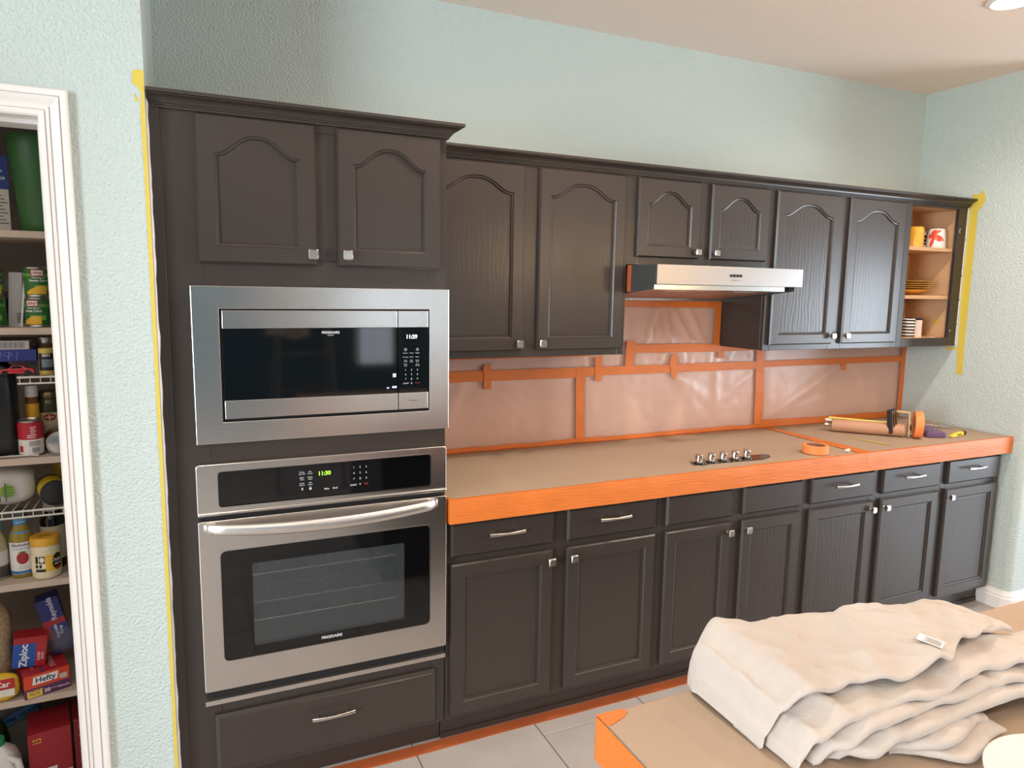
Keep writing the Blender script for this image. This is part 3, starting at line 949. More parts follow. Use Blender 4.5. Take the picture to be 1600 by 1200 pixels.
# film on the backsplash
def film(label, x0, x1, z0, z1, amp, seed, folds=(), group='masking film on the backsplash'):
    nx, nz = max(10, int((x1 - x0) / .016)), max(10, int((z1 - z0) / .012))
    vs, fs = [], []
    for j in range(nz + 1):
        for i in range(nx + 1):
            x, z = x0 + (x1 - x0) * i / nx, z0 + (z1 - z0) * j / nz
            u, v = i / nx, j / nz
            e = min(1, 7 * min(u, 1 - u, v, 1 - v))
            h = .5 + .5 * wav(x, z, 3.2, seed) + .4 * wav(x, z * .5, 9, seed + 2) + .22 * wav(x, z, 26, seed + 4)
            eg = min(u, 1 - u) * (x1 - x0)
            h += .9 * math.exp(-((eg - .05) / .03) ** 2) * math.sin(math.pi * v)
            # long soft pulls radiating from the taped points, and tight pleats
            for fx, fz, ang, wd, am, ln in folds:
                ca, sa = math.cos(ang), math.sin(ang)
                s_ = (x - fx) * ca + (z - fz) * sa
                d = -(x - fx) * sa + (z - fz) * ca
                if s_ > -.02:
                    w = wd * (.35 + 1.2 * max(0, s_))
                    h += am * math.exp(-(d / w) ** 2) * max(0, 1 - s_ / ln)
            vs.append((x, -.0022 - max(0.0, amp * e * h), z))
    for j in range(nz):
        for i in range(nx):
            a = j * (nx + 1) + i
            fs.append((a, a + 1, a + nx + 2, a + nx + 1))
    o = G().add(vs, fs).build('masking_film', FILM, smooth=80)
    return tag(o, label, 'masking film', group)


random.seed(11)
f1 = film('brown masking film low on the backsplash beside the oven tower', 1.41, 2.272, .93, 1.25, .008, 2.2,
          [(1.70, 1.245, -2.0, .06, 1.1, .4), (2.26, 1.235, -2.75, .05, 1.0, .5), (1.60, 1.245, -1.75, .05, .9, .35), (2.265, .96, 1.7, .04, 1.2, .35)])
f2 = film('brown masking film low on the backsplash behind the cooktop knobs', 2.272, 3.365, .93, 1.25, .008, 7.4,
          [(2.29, 1.235, -1.3, .05, 1.4, .4), (2.78, 1.235, -.6, .05, 1.1, .5), (2.78, 1.235, -.9, .05, .9, .5), (3.34, 1.235, -2.6, .05, 1.0, .5), (3.05, 1.24, -1.5, .04, 1.2, .3)])
f3 = film('brown masking film low on the backsplash behind the tape dispenser', 3.365, 4.444, .934, 1.25, .008, 12.9,
          [(3.40, .97, .42, .05, 1.4, .7), (3.95, 1.24, -2.7, .05, 1.2, .6), (4.05, 1.24, -1.0, .04, .7, .4), (3.40, .965, .2, .04, .8, .5)])
pleats = [(random.uniform(2.45, 3.3), 1.26, random.uniform(1.1, 2.0), .012, random.uniform(.8, 2.0), .14) for _ in range(16)]
f4 = film('narrow strip of crumpled film under the wall cabinet next to the oven tower', 1.41, 2.52, 1.25, 1.352, .006, 4.1,
          [(1.62, 1.26, 2.4, .02, 1.8, .2), (2.3, 1.26, 1.9, .015, 1.8, .15), (2.36, 1.26, 2.2, .012, 1.8, .15), (2.42, 1.26, 1.6, .012, 1.8, .15)])
f5 = film('pleated strip of masking film just below the hood recess', 2.52, 3.345, 1.25, 1.352, .007, 9.3, pleats)
f6 = film('strip of masking film under the right wall cabinet', 3.345, 4.444, 1.25, 1.352, .004, 15.0, [(3.75, 1.345, -.25, .012, 1.4, .6)])
f7 = film('brown masking film in the recess under the range hood', 2.31, 3.06, 1.352, 1.572, .007, 3.3,
          [(2.62, 1.36, 1.3, .02, 1.6, .25), (2.78, 1.36, 1.9, .018, 1.8, .3), (2.9, 1.36, 2.2, .018, 2.0, .35), (2.98, 1.36, 2.15, .015, 2.0, .3), (2.7, 1.36, 1.75, .012, 1.4, .2)])
# tapes that hold the film (each belongs to the sheet it was stuck on with)
YT = -.0165
tape_h(1.41, 2.30, 1.222, 1.268, YT, 1).build('tape_strip', ORANGE, f1, smooth=60)
tape_v(2.244, 2.288, .935, 1.262, YT - .0012, -.006).build('tape_strip', ORANGE, f1)
for x, z0, z1, r in ((1.80, 1.185, 1.30, .0), (2.355, 1.2, 1.325, .0)):
    G().prism([(x - .016, z0 + .004), (x + .017, z0), (x + .019, (z0 + z1) / 2), (x + .013, z1), (x - .001, z1 - .006), (x - .021, z1 - .014), (x - .018, (z0 + z1) / 2)], 'y', YT - .003, YT - .0025).build('tape_tab', ORANGE, f1)
tape_h(2.30, 3.36, 1.228, 1.268, YT, 3).build('tape_strip', ORANGE, f2, smooth=60)
tape_v(3.318, 3.372, .935, 1.35, YT - .0012, -.014).build('tape_strip', ORANGE, f2)
G().prism([(2.755, 1.275), (2.767, 1.315), (2.785, 1.325), (2.803, 1.30), (2.80, 1.205), (2.79, 1.19), (2.768, 1.215), (2.765, 1.245)], 'y', YT - .003, YT - .0025).build('tape_tab', ORANGE, f2)
tape_h(3.355, 4.444, 1.236, 1.268, YT, 5, tilt=.004).build('tape_strip', ORANGE, f3, smooth=60)
tape_v(4.410, 4.446, .95, 1.352, YT - .0012, -.002).build('tape_strip', ORANGE, f3)
G().prism([(3.925, 1.24), (3.955, 1.24), (3.955, 1.205), (3.94, 1.20), (3.927, 1.207)], 'y', YT - .003, YT - .0025).build('tape_tab', ORANGE, f3)
tape_h(1.41, 2.31, 1.318, 1.352, YT, 7).build('tape_strip', ORANGE, f4, smooth=60)
tape_v(2.50, 2.548, 1.255, 1.385, YT - .0012, .006).build('tape_strip', ORANGE, f5)
tape_h(2.54, 3.07, 1.328, 1.368, YT - .0005, 8, tilt=-.004).build('tape_strip', ORANGE, f5, smooth=60)
tape_v(3.055, 3.09, 1.29, 1.352, YT - .001, -.004).build('tape_tab', ORANGE, f5)
tape_h(3.07, 4.44, 1.325, 1.352, YT, 10).build('tape_strip', ORANGE, f6, smooth=60)
tape_h(2.31, 3.06, 1.543, 1.575, YT, 12).build('tape_strip', ORANGE, f7, smooth=60)
tape_v(3.018, 3.058, 1.35, 1.573, YT - .001).build('tape_strip', ORANGE, f7)

# yellow tape on the walls, torn at the ends
yt = thing('yellow_tape', 'long yellow tape strip on the wall along the oven tower, torn at top', 'tape', (XN - .02, YP, .0))
G().prism([(.553, .01), (.562, .01), (.5625, 1.5), (.5628, 2.163), (.537, 2.16), (.536, 2.127), (.548, 2.118), (.5555, 2.105), (.551, 2.06), (.553, 1.9), (.5535, 1.2)], 'y', YP - .0009, YP - .0003).build('strip', YTAPE, yt)
G().prism([(.539, 2.105), (.543, 2.098), (.549, 2.082), (.541, 2.083)], 'y', YP - .0009, YP - .0003).build('torn_scrap', YTAPE, yt)
yt = thing('yellow_tape', 'yellow tape strip on the right wall along the open cabinet', 'tape', (XR, -.33, 1.19))
G().prism([(-.322, 1.196), (-.357, 1.199), (-.353, 1.36), (-.352, 2.068), (-.372, 2.09), (-.388, 2.128), (-.378, 2.15), (-.37, 2.173), (-.345, 2.155), (-.317, 2.158), (-.309, 2.09), (-.3075, 1.6), (-.316, 1.34)], 'x', XR - .0009, XR - .0003).build('strip', YTAPE, yt)
G().box(XR - .0009, XR - .0003, -.315, -.25, 1.328, 1.342).build('torn_scrap', YTAPE, yt)
# tape along the toe kick
g = G().loft([[(x, -.5662, .0012), (x, -.618 - .004 * wav(x, 0, 2, 3), .0012), (x, -.618 - .004 * wav(x, 0, 2, 3), .0003), (x, -.5662, .0003)] for x in [.62 + 3.25 * k / 70 for k in range(71)]])
tag(g.build('floor_tape', ORANGE_F), 'dull orange tape strip on the floor along the toe kick', 'tape')

# ================================================================== things on the counter
ck = thing('cooktop', 'black cooktop corner with five chrome knobs showing through the cut paper', 'cooktop', (2.70, -.52, .913))
G().prism([(2.50, -.545), (2.54, -.565), (2.57, -.556), (2.75, -.566), (2.85, -.572), (2.91, -.552), (2.935, -.520), (2.92, -.500), (2.84, -.497), (2.70, -.49), (2.57, -.487), (2.52, -.50)], 'z', .9142, .9158).build('glass', BLACKGL, ck)
g = G().lathe([(.024, 0), (.025, .003), (.0205, .006), (.0165, .008), (.016, .011)], 24)
g.lathe([(.0165, .010), (.0160, .030), (.0145, .0325)], 20)
kb = G().box(-.0058, .0058, -.021, .021, .0108, .037)
KN = g.mesh('knob', mat('polished_chrome', (222, 220, 216), .12, 1.0), smooth=40)
KG = kb.mesh('grip', mat('polished_chrome', (222, 220, 216), .12, 1.0), bevel=.0025, smooth=40)
for k, x in enumerate((2.545, 2.61, 2.673, 2.736, 2.80)):
    kn = link_part('knob', KN, ck, (x, -.524, .9158), (0, 0, R(-12)))
    WL[kn.name] = Vector((x, -.524, .9158))
    link_part('grip', KG, kn, (x, -.524, .9158))

ROLLO = mat('tape_roll_orange', (247, 142, 78), .55)
CARD = mat('cardboard_core', (150, 108, 84), .8)


def tape_roll(label, loc, r, h, group=None, parent=None):
    t = thing('tape_roll', label, 'tape roll', loc, group=group)
    G().lathe([(.041, 0), (r - .001, 0), (r, .001), (r, h - .001), (r - .001, h), (.041, h), (.041, 0)], 40, cap0=False, cap1=False).build('tape_winding', ROLLO, t, local=True, smooth=40)
    G().lathe([(.038, 0), (.0408, 0), (.0408, h), (.038, h), (.038, 0)], 40, cap0=False, cap1=False).build('core', CARD, t, local=True, smooth=40)
    return t


tape_roll('orange tape roll lying flat on the counter paper', (3.166, -.560, .9152), .0565, .036)

# masking paper dispenser: handle frame, paper roll, cutter bar, tape roll
GREYM = mat('brushed_alloy', (168, 164, 160), .3, .9)
TAN = mat('tan_plastic', (196, 162, 120), .45)
YEL = mat('yellow_blade_guard', (232, 200, 96), .5)
md = thing('masking_dispenser', 'hand masking dispenser with brown paper roll and orange tape roll', 'tape dispenser', (3.82, -.39, .9155))
A, B = Vector((3.655, -.215, .948)), Vector((3.905, -.475, .948))
ax = (B - A).normalized()
MX = Matrix.Translation(A) @ ax.to_track_quat('Z', 'Y').to_matrix().to_4x4()
ln = (B - A).length
KRAFT = mat('kraft_roll', (190, 142, 112), .55, vary=.03)
rl = G().lathe([(.012, 0), (.0315, 0), (.032, .001), (.032, ln - .031), (.0315, ln - .03), (.012, ln - .03)], 32, M=MX).build('paper_roll', KRAFT, md, smooth=40)
G().lathe([(.0, -.004), (.0115, -.004), (.0115, .006), (.010, .006)], 20, M=MX).build('core', CARD, rl, smooth=40)
G().lathe([(.004, -.034), (.011, -.034), (.013, -.030), (.013, -.012), (.009, -.008), (.009, .02)], 8, M=MX).build('spindle_nut', CHROME, md, smooth=30)
TM = Matrix.Translation(B + ax * .012 + Vector((0, 0, .0345))) @ ax.to_track_quat('Z', 'Y').to_matrix().to_4x4()
tr = G().lathe([(.042, .0), (.0655, 0), (.066, .001), (.066, .035), (.0655, .036), (.042, .036), (.042, 0)], 40, M=TM, cap0=False, cap1=False).build('tape_roll', ROLLO, md, smooth=40)
G().lathe([(.0, .004), (.0415, .004), (.0415, .03), (.0, .03)], 32, M=TM).build('hub', GREYM, tr, smooth=40)
# bracket plate between the rolls
side = ax.cross(Vector((0, 0, 1)))
PM = Matrix.Translation(B - ax * .012) @ Matrix((( -side.x, 0, ax.x, 0), (-side.y, 0, ax.y, 0), (0, 1, 0, 0), (0, 0, 0, 1)))
G().loft([[(x, y, -.003) for x, y in rr(-.03, .022, -.030, .055, .014, 3)], [(x, y, .003) for x, y in rr(-.03, .022, -.030, .055, .014, 3)]], M=PM).build('bracket', TAN, md)
hb = G().loft([[(x, y, -.004) for x, y in rr(-.02, -.004, .05, .098, .004, 2)], [(x, y, .004) for x, y in rr(-.02, -.004, .05, .098, .004, 2)]], M=PM)
p0 = PM @ Vector((-.012, .092, 0))
p1 = p0 - ax * .085 + Vector((0, 0, .004))
hb.tube([p0, p1], .006, 8)
hb.build('handle', TAN, md)
CT = Matrix.Translation(p1 + Vector((.0, -.012, -.042))) @ Matrix.Rotation(R(-8), 4, 'Y')
G().box(-.024, .024, -.012, .012, -.070, .050, CT).build('tension_clip', mat('dark_clip', (62, 64, 68), .35, .5), md, bevel=.003)
g = G()
for dx in (-.014, 0, .014):
    g.box(dx - .0035, dx + .0035, -.0155, -.0122, -.066, .047, CT)
g.build('clip_ribs', CHROME, md)
bl0, bl1 = A + Vector((.005, .052, .030)) + ax * .02, B + Vector((-.02, .045, .028)) - ax * .02
g = G().tube([bl0, bl1], .006, 4)
g.build('cutter_bar', YEL, md)
G().tube([bl0 + Vector((-.01, .012, -.012)), bl0 + ax * .09 + Vector((0, .012, -.012))], .008, 8).build('guide_rod', WHITE, md)

PURP = mat('purple_plastic', (104, 78, 112), .4)
ps = thing('sanding_block', 'flat purple plastic tool lying beside the tape dispenser', 'tool', (4.085, -.435, .9155), R(58))
L = []
for t in range(9):
    u = -1 + t / 4.0
    w = .044 - .006 * max(0, u)
    L.append([(u * .112, y, z) for y, z in [(-w, 0), (-w, .020), (-w + .006, .028 + .003 * (1 - u * u)), (w - .006, .028 + .003 * (1 - u * u)), (w, .020), (w, 0)]])
b_ = G().loft(L).build('body', PURP, ps, local=True, bevel=.002, smooth=40)
g = G()
for k in range(4):
    g.lathe([(.004, .030), (.004, .0322)], 10, c=(-.06 + .036 * k, .012, 0)).lathe([(.004, .030), (.004, .0322)], 10, c=(-.05 + .036 * k, -.014, 0))
g.build('rivets', mat('pale_purple', (176, 160, 180), .4), ps, local=True)

uk = thing('utility_knife', 'yellow and black utility knife on the counter near the right wall', 'knife', (4.18, -.535, .9155), R(12))
L = []
for x, w, h in ((-.075, .006, .008), (-.06, .010, .012), (-.02, .012, .017), (.03, .013, .019), (.045, .0125, .019)):
    L.append([(x, y, z) for y, z in [(-w, .001), (-w, h * .8), (-w * .5, h), (w * .5, h), (w, h * .8), (w, .001)]])
G().loft(L).build('handle', mat('yellow_plastic', (244, 206, 48), .4), uk, local=True, smooth=40)
L = []
for x, w, h in ((.0455, .0128, .0195), (.07, .013, .0195), (.085, .009, .014)):
    L.append([(x, y, z) for y, z in [(-w, .001), (-w, h * .8), (-w * .5, h), (w * .5, h), (w, h * .8), (w, .001)]])
G().loft(L).build('end_grip', BLACK, uk, local=True, smooth=40)
G().box(-.03, .01, -.0135, -.0115, .006, .012).build('slider', BLACK, uk, local=True)
G().prism([(-.075, -.004), (-.098, .006), (-.075, .008)], 'z', .004, .0048).build('blade', CHROME, uk, local=True)

sc = thing('wire_scissors', 'thin metal tool with loop handles behind the purple tool', 'tool', (4.26, -.31, .9155), R(-30))
g = G().tube([(-.09, 0, .006), (.02, .004, .007), (.05, .016, .006)], .0035, 8).tube([(-.09, .006, .012), (.02, -.002, .010), (.05, -.014, .006)], .0035, 8)
g.build('shanks', CHROME, sc, local=True, smooth=50)
for sy in (-1, 1):
    pts = [(.085 + .035 * math.cos(a), sy * .026 + .017 * math.sin(a), .006) for a in [k * math.pi / 8 for k in range(17)]]
    G().tube(pts, .0035, 8).build('loop_handle', mat('grey_rubber', (150, 146, 142), .4), sc, local=True, smooth=50)
g = G().box(-.035, .035, -.016, .016, 0, .026)
cl = g.build('metal_clamp', mat('dark_alloy', (96, 96, 100), .3, .8), bevel=.006, smooth=40)
cl.location = (4.045, -.30, .9155)
cl.rotation_euler = (0, 0, R(20))
tag(cl, 'small dark metal block between tape dispenser and purple tool', 'tool')

o = G().prism([(3.594, -.405), (3.606, -.405), (3.652, -.565), (3.640, -.568)], 'z', .9150, .9156).build('tape_piece', YTAPE)
tag(o, 'short strip of yellow tape stuck on the counter paper', 'tape')
o = G().lathe([(.001, -.012), (.005, -.010), (.0055, .004), (.008, .006), (.008, .010), (.002, .012)], 10, M=Matrix.Translation((3.318, -.600, .9225)) @ Matrix.Rotation(R(90), 4, 'Y')).build('plastic_plug', WHITE, smooth=40)
tag(o, 'tiny pale plastic plug on the counter edge by the tape seam', 'plug')

# ================================================================== crockery on the open shelves
def mug(name, label, loc, prof, m, handle=None, rot=0.0, group='mugs in the open cabinet'):
    t = thing(name, label, 'mug', loc, rot, group)
    G().lathe(prof, 32).build('body', m, t, local=True, smooth=50)
    if handle:
        hx, hz, hr, hm = handle
        pts = [(hx - hr * .72 * math.sin(a), 0, hz + hr * math.cos(a)) for a in [R(8) + k * R(164) / 10 for k in range(11)]]
        G().tube(pts, .0055, 8).build('handle', hm, t, local=True, smooth=60)
    return t


CERY = mat('yellow_glaze', (240, 176, 64), .22, coat=.4)
CERW = mat('white_glaze', (238, 232, 226), .22, coat=.4)
CERK = mat('black_glaze', (34, 32, 36), .25)
MUGP = [(.036, 0), (.040, .002), (.041, .04), (.040, .095), (.036, .106), (.032, .1075), (.031, .1065), (.0, .1065)]
mug('mug', 'plain yellow mug on the upper open shelf', (4.165, -.215, 1.8735), MUGP, CERY)
t = mug('mug', 'black and white striped mug behind the yellow mug', (4.355, -.105, 1.8735), [(.036, 0), (.037, .1), (.033, .1), (.033, .01), (0, .01)], CERW)
for k in range(5):
    G().lathe([(.0372, .004 + k * .02), (.0376, .0045 + k * .02), (.0378, .0135 + k * .02), (.0374, .014 + k * .02)], 32, cap0=False, cap1=False).build('black_stripe', CERK, t, local=True, smooth=50)
t = mug('mug', 'upturned white mug with a red leaf on the upper open shelf', (4.333, -.215, 1.8735),
        [(.0465, 0), (.048, .003), (.046, .05), (.0405, .095), (.037, .104), (.034, .105), (0, .1045)], CERW, (-.044, .05, .037, CERW), R(-55))
LEAF = mat('red_leaf_print', (226, 82, 48), .3)
lb = [(-.031, .0886), (-.018, .0978), (.009, .0958), (.022, .095), (.009, .0837), (-.007, .0738), (.016, .0656), (.040, .041), (.009, .036), (-.013, .046),
      (-.0146, .0295), (-.0256, .005), (-.0347, .018), (-.031, .036), (-.0256, .0558), (-.042, .049), (-.0456, .0787), (-.0365, .0689)]


def leafpt(x, z):
    r = .0492 - .0085 * (max(0, z) / .1) ** 1.6 + .0008
    a = (x + .004) / .047
    return (r * math.sin(a), -r * math.cos(a), z)


ring = []
for i in range(len(lb)):
    p, q = lb[i], lb[(i + 1) % len(lb)]
    ring += [(p[0] + (q[0] - p[0]) * k / 4, p[1] + (q[1] - p[1]) * k / 4) for k in range(4)]
n = len(ring)
cx_, cz_ = -.020, .062
vs = [leafpt(*p) for p in ring] + [leafpt(cx_ + (p[0] - cx_) * .6, cz_ + (p[1] - cz_) * .6) for p in ring] + [leafpt(cx_ + (p[0] - cx_) * .25, cz_ + (p[1] - cz_) * .25) for p in ring] + [leafpt(cx_, cz_)]
fs = [(j * n + i, j * n + (i + 1) % n, (j + 1) * n + (i + 1) % n, (j + 1) * n + i) for j in (0, 1) for i in range(n)] + [(2 * n + i, 2 * n + (i + 1) % n, 3 * n) for i in range(n)]
g = G().add(vs, fs)
g.build('leaf_print', LEAF, t, local=True)
# plates and bowl
bw = G().lathe([(.04, 0), (.045, .002), (.09, .016), (.118, .028), (.120, .030), (.116, .030), (.085, .018), (.0, .006)], 40).build('bowl', CERY, smooth=50)
bw.location = (4.215, -.15, 1.6225)
tag(bw, 'shallow yellow bowl under the stacked plates on the middle shelf', 'bowl')
for k in range(4):
    p_ = G().lathe([(.075, 0), (.08, .001), (.10, .004), (.130, .0075), (.131, .009), (.128, .0095), (.095, .006), (.0, .003)], 48).build('plate', mat('yellow_plate_glaze', (238, 190, 96), .25, coat=.3), smooth=40)
    p_.location = (4.222, -.15, 1.6535 + .0118 * k)
    tag(p_, ['lowest yellow plate of the stack on the middle open shelf', 'second yellow plate from the bottom of the stack', 'third yellow plate from the bottom of the stack', 'topmost yellow plate of the stack on the middle open shelf'][k], 'plate', 'stacked yellow plates')
t = mug('mug', 'black and white striped mug on the bottom open shelf', (4.155, -.225, 1.3972), [(.032, 0), (.034, .002), (.0345, .1), (.031, .1), (.031, .01), (0, .01)], CERW)
for k in range(6):
    G().lathe([(.0345, .004 + k * .0165), (.035, .0045 + k * .0165), (.0353, .0115 + k * .0165), (.0349, .012 + k * .0165)], 32, cap0=False, cap1=False).build('black_stripe', CERK, t, local=True, smooth=50)
t = thing('candle_glass', 'square pale glass jar with dark rim beside the striped mug', 'glass jar', (4.222, -.20, 1.3972), R(-18))
G().loft([[(x, y, z) for x, y in rr(-.037, .037, -.037, .037, .008, 3)] for z in (0, .092)]).build('body', mat('pale_pink_glass', (226, 204, 192), .12, spec=.7), t, local=True, smooth=40)
G().loft([[(x, y, z) for x, y in rr(-.0375, .0375, -.0375, .0375, .008, 3)] for z in (.0925, .102)]).build('rim', CERK, t, local=True, smooth=40)
o = G().prism([(4.28, -.27), (4.33, -.262), (4.345, -.245), (4.30, -.24)], 'z', 1.3972, 1.3984).build('paper_scrap', WHITE)
tag(o, 'scrap of white paper on the bottom of the open cabinet', 'paper')

# ================================================================== island, drop cloth
IX_, IY_ = 1.2435, -1.868
isl = thing('kitchen_island', 'kitchen island in front covered with brown paper taped at the edges', 'kitchen island', (2.6, -2.5, 0))
top = rr(IX_ + .002, 4.2, -3.2, IY_ - .002, .012, 3)
G().prism(top, 'z', .835, .912).build('worktop', mat('stone_top', (150, 140, 130), .3), isl, bevel=.004)
G().box(1.55, 3.9, -3.0, -2.14, 0.002, .834).build('body', PAINT, isl)
vs = []
nx, ny = 60, 34
for j in range(ny + 1):
    for i in range(nx + 1):
        x, y = IX_ + .003 + (4.19 - IX_) * i / nx, -3.19 + (IY_ - .003 + 3.19) * j / ny
        e = min(1, 5 * min(i / nx, 1 - i / nx, j / ny, 1 - j / ny))
        vs.append((x, y, .9128 + .0018 * e * (.6 + wav(x, y, 3, 8))))
fs = [(j * (nx + 1) + i, j * (nx + 1) + i + 1, (j + 1) * (nx + 1) + i + 1, (j + 1) * (nx + 1) + i) for j in range(ny) for i in range(nx)]
G().add(vs, fs).build('paper_cover', PAPER, isl, smooth=60)
IO = ORANGE
g = G()
L = []
for k in range(41):
    y = IY_ - .001 - 1.3 * k / 40
    w = .001 * wav(y, 0, 8, 3)
    L.append([(IX_ + .001 + w, y, .9105), (IX_ - .0012 + w, y, .909), (IX_ - .0012 - w, y, .87), (IX_ - .0012, y, .834), (IX_ + .0005, y, .834), (IX_ + .0012, y, .909)])
G().loft(L).build('tape_edge', IO, isl, smooth=40)
G().box(IX_ - .001, 4.2, IY_, IY_ + .0008, .834, .9105).build('tape_edge', IO, isl)
G().prism([(IX_, IY_), (IX_ + .047, IY_ - .002), (IX_ + .052, IY_ - .012), (IX_ + .040, IY_ - .022), (IX_ + .026, IY_ - .027), (IX_ + .006, IY_ - .034), (IX_ + .001, IY_ - .03)], 'z', .9128, .9146).build('tape_corner', IO, isl)

# folded canvas drop cloth: stacked folds, each a long sheet with a rolled front lip
dc = thing('drop_cloth', 'folded beige canvas drop cloth piled on the papered island', 'drop cloth', (1.8, -2.0, .9147))
ZT = .9164


def fold(name, xs, front, back, ztop, seed, lip, ret=.05, wr=.006, backdrop=True, zfront=None):
    """front/back: polylines x->y; ztop: polyline x->height at mid sheet"""
    nx, nb = 96, 22
    cols = []
    rg = random.Random(seed)
    creases = [(rg.uniform(xs[0] + .03, xs[1]), rg.uniform(-2.12, -1.9), R(rg.uniform(-75, -20)), rg.uniform(.006, .014), rg.uniform(.25, .75), rg.uniform(.05, .14)) for _ in range(14)]
    for i in range(nx + 1):
        x = xs[0] + (xs[1] - xs[0]) * (i / nx) ** 1.5
        yb, yf = lerp_poly(back, x), lerp_poly(front, x) + .010 * wav(x, 2, 11, seed)
        z = lerp_poly(ztop, x)
        zf = (lerp_poly(zfront, x) if zfront else z - .004) + .008 * wav(x, 5, 13, seed + 1) * min(1, (z - ZT) / .05)
        col = []
        if backdrop:
            for t in (0.0, .25, .5, .75):
                a = R(90 * t)
                col.append((x, yb + .012 * math.cos(a) + .004, max(ZT, ZT + (z - ZT) * math.sin(a) * .96)))
        for k in range(nb + 1):
            b = k / nb
            y = yb + (yf - yb) * b
            zz = z + (zf - z) * b * b
            w = wr * (wav(x, y, 6, seed) + .6 * wav(x * 1.4 - y * 1.2, y * .5 + x * .3, 16, seed + 5)) + .0022 * wav(x, y, 45, seed + 9)
            rd = math.sin(38 * (x - .75 * (y + 2)) + 2.5 * wav(x, y, 5, seed + 2))
            for qx, qy, qa, qw, qm, ql in creases:
                al = (x - qx) * math.cos(qa) + (y - qy) * math.sin(qa)
                if abs(al) < ql:
                    dd = -(x - qx) * math.sin(qa) + (y - qy) * math.cos(qa)
                    w += wr * qm * math.exp(-(dd / qw) ** 2) * (1 - (al / ql) ** 2)
            zz += (w + wr * .45 * max(0, rd) ** 2) * min(1, (z - ZT) / .04)
            col.append((x, y, max(zz, ZT + .001)))
        lx, ly, lz = col[-1]
        r_ = min(lip, max(.0015, (lz - ZT) / 2))
        for a in (45, 90, 135, 180):
            col.append((lx, ly - r_ * math.sin(R(a)), lz - r_ + r_ * math.cos(R(a))))
        col.append((lx, ly + ret * .5, max(ZT + .0005, lz - 2 * r_)))
        col.append((lx, ly + ret, max(ZT + .0005, lz - 2 * r_ + .001)))
        cols.append(col)
    n = len(cols[0])
    vs = [p for c_ in cols for p in c_]
    fs = [(i * n + j, (i + 1) * n + j, (i + 1) * n + j + 1, i * n + j + 1) for i in range(nx) for j in range(n - 1)]
    return G().add(vs, fs).build(name, CANVAS, dc, smooth=80, recalc=True)


XE = 2.35
# lowest bundle at the front, small rolls peeking out on the table
fold('fold_layer', (1.60, 1.83), [(1.60, -2.13), (1.70, -2.19), (1.83, -2.165)], [(1.6, -2.0), (1.83, -2.0)], [(1.60, ZT + .012), (1.66, ZT + .018), (1.80, ZT + .016), (1.83, ZT + .01)], 31, .006, .04, .003)
fold('fold_layer', (1.56, 1.82), [(1.56, -2.12), (1.68, -2.172), (1.82, -2.14)], [(1.56, -2.0), (1.82, -2.0)], [(1.56, ZT + .016), (1.62, ZT + .034), (1.78, ZT + .034), (1.82, ZT + .022)], 37, .008, .04, .004)
fold('fold_layer', (1.505, XE), [(1.505, -2.10), (1.56, -2.14), (1.64, -2.152), (1.76, -2.135), (1.95, -2.15), (XE, -2.17)], [(1.5, -1.93), (1.8, -1.98), (2.03, -2.07), (XE, -2.14)],
     [(1.505, ZT + .002), (1.509, ZT + .014), (1.53, ZT + .036), (1.60, ZT + .050), (XE, ZT + .048)], 41, .009, .05, .006)
fold('fold_layer', (1.475, XE), [(1.475, -2.105), (1.52, -2.132), (1.62, -2.135), (1.80, -2.125), (2.0, -2.14), (XE, -2.15)], [(1.475, -1.90), (1.8, -1.95), (2.03, -2.065), (XE, -2.135)],
     [(1.475, ZT + .002), (1.479, ZT + .018), (1.50, ZT + .046), (1.56, ZT + .068), (XE, ZT + .064)], 43, .008, .05, .006)
fold('fold_layer', (1.442, XE), [(1.442, -2.10), (1.48, -2.118), (1.56, -2.118), (1.70, -2.125), (1.85, -2.115), (2.0, -2.125), (XE, -2.145)], [(1.442, -1.87), (1.6, -1.87), (1.8, -1.94), (2.03, -2.06), (XE, -2.13)],
     [(1.442, ZT + .002), (1.446, ZT + .024), (1.468, ZT + .058), (1.53, ZT + .086), (XE, ZT + .082)], 47, .007, .05, .010)
fold('fold_layer', (1.50, 2.02), [(1.50, -2.02), (1.8, -2.04), (2.02, -2.055)], [(1.50, -1.86), (1.6, -1.865), (1.9, -1.93), (2.02, -1.965)],
     [(1.50, ZT + .078), (1.56, ZT + .096), (1.98, ZT + .104), (2.02, ZT + .09)], 51, .005, .05, .004)
fold('fold_layer', (1.43, 1.965), [(1.43, -2.045), (1.46, -2.065), (1.50, -2.076), (1.56, -2.080), (1.66, -2.108), (1.75, -2.10), (1.85, -2.075), (1.965, -2.05)], [(1.43, -1.895), (1.445, -1.865), (1.48, -1.85), (1.6, -1.875), (1.80, -1.93), (1.9, -1.955), (1.965, -2.02)],
     [(1.43, ZT + .004), (1.434, ZT + .030), (1.452, ZT + .074), (1.50, ZT + .104), (1.60, ZT + .106), (1.9, ZT + .118), (1.965, ZT + .112)], 53, .005, .06, .013)
ct_ = Matrix.Translation((1.768, -2.072, 1.0385)) @ Matrix.Rotation(R(24), 4, 'Z') @ Matrix.Rotation(R(5), 4, 'X')
tg = G().box(-.013, .013, -.019, .019, 0, .0008, ct_).build('care_tag', WHITE, dc, label='small white printed care tag')
g = G()
for k in range(5):
    g.box(-.010 + .004 * k, -.0088 + .004 * k, -.016, .010 - .004 * (k % 2), .0009, .0012, ct_)
g.build('printed_lines', mat('grey_print', (70, 66, 66), .5), tg)

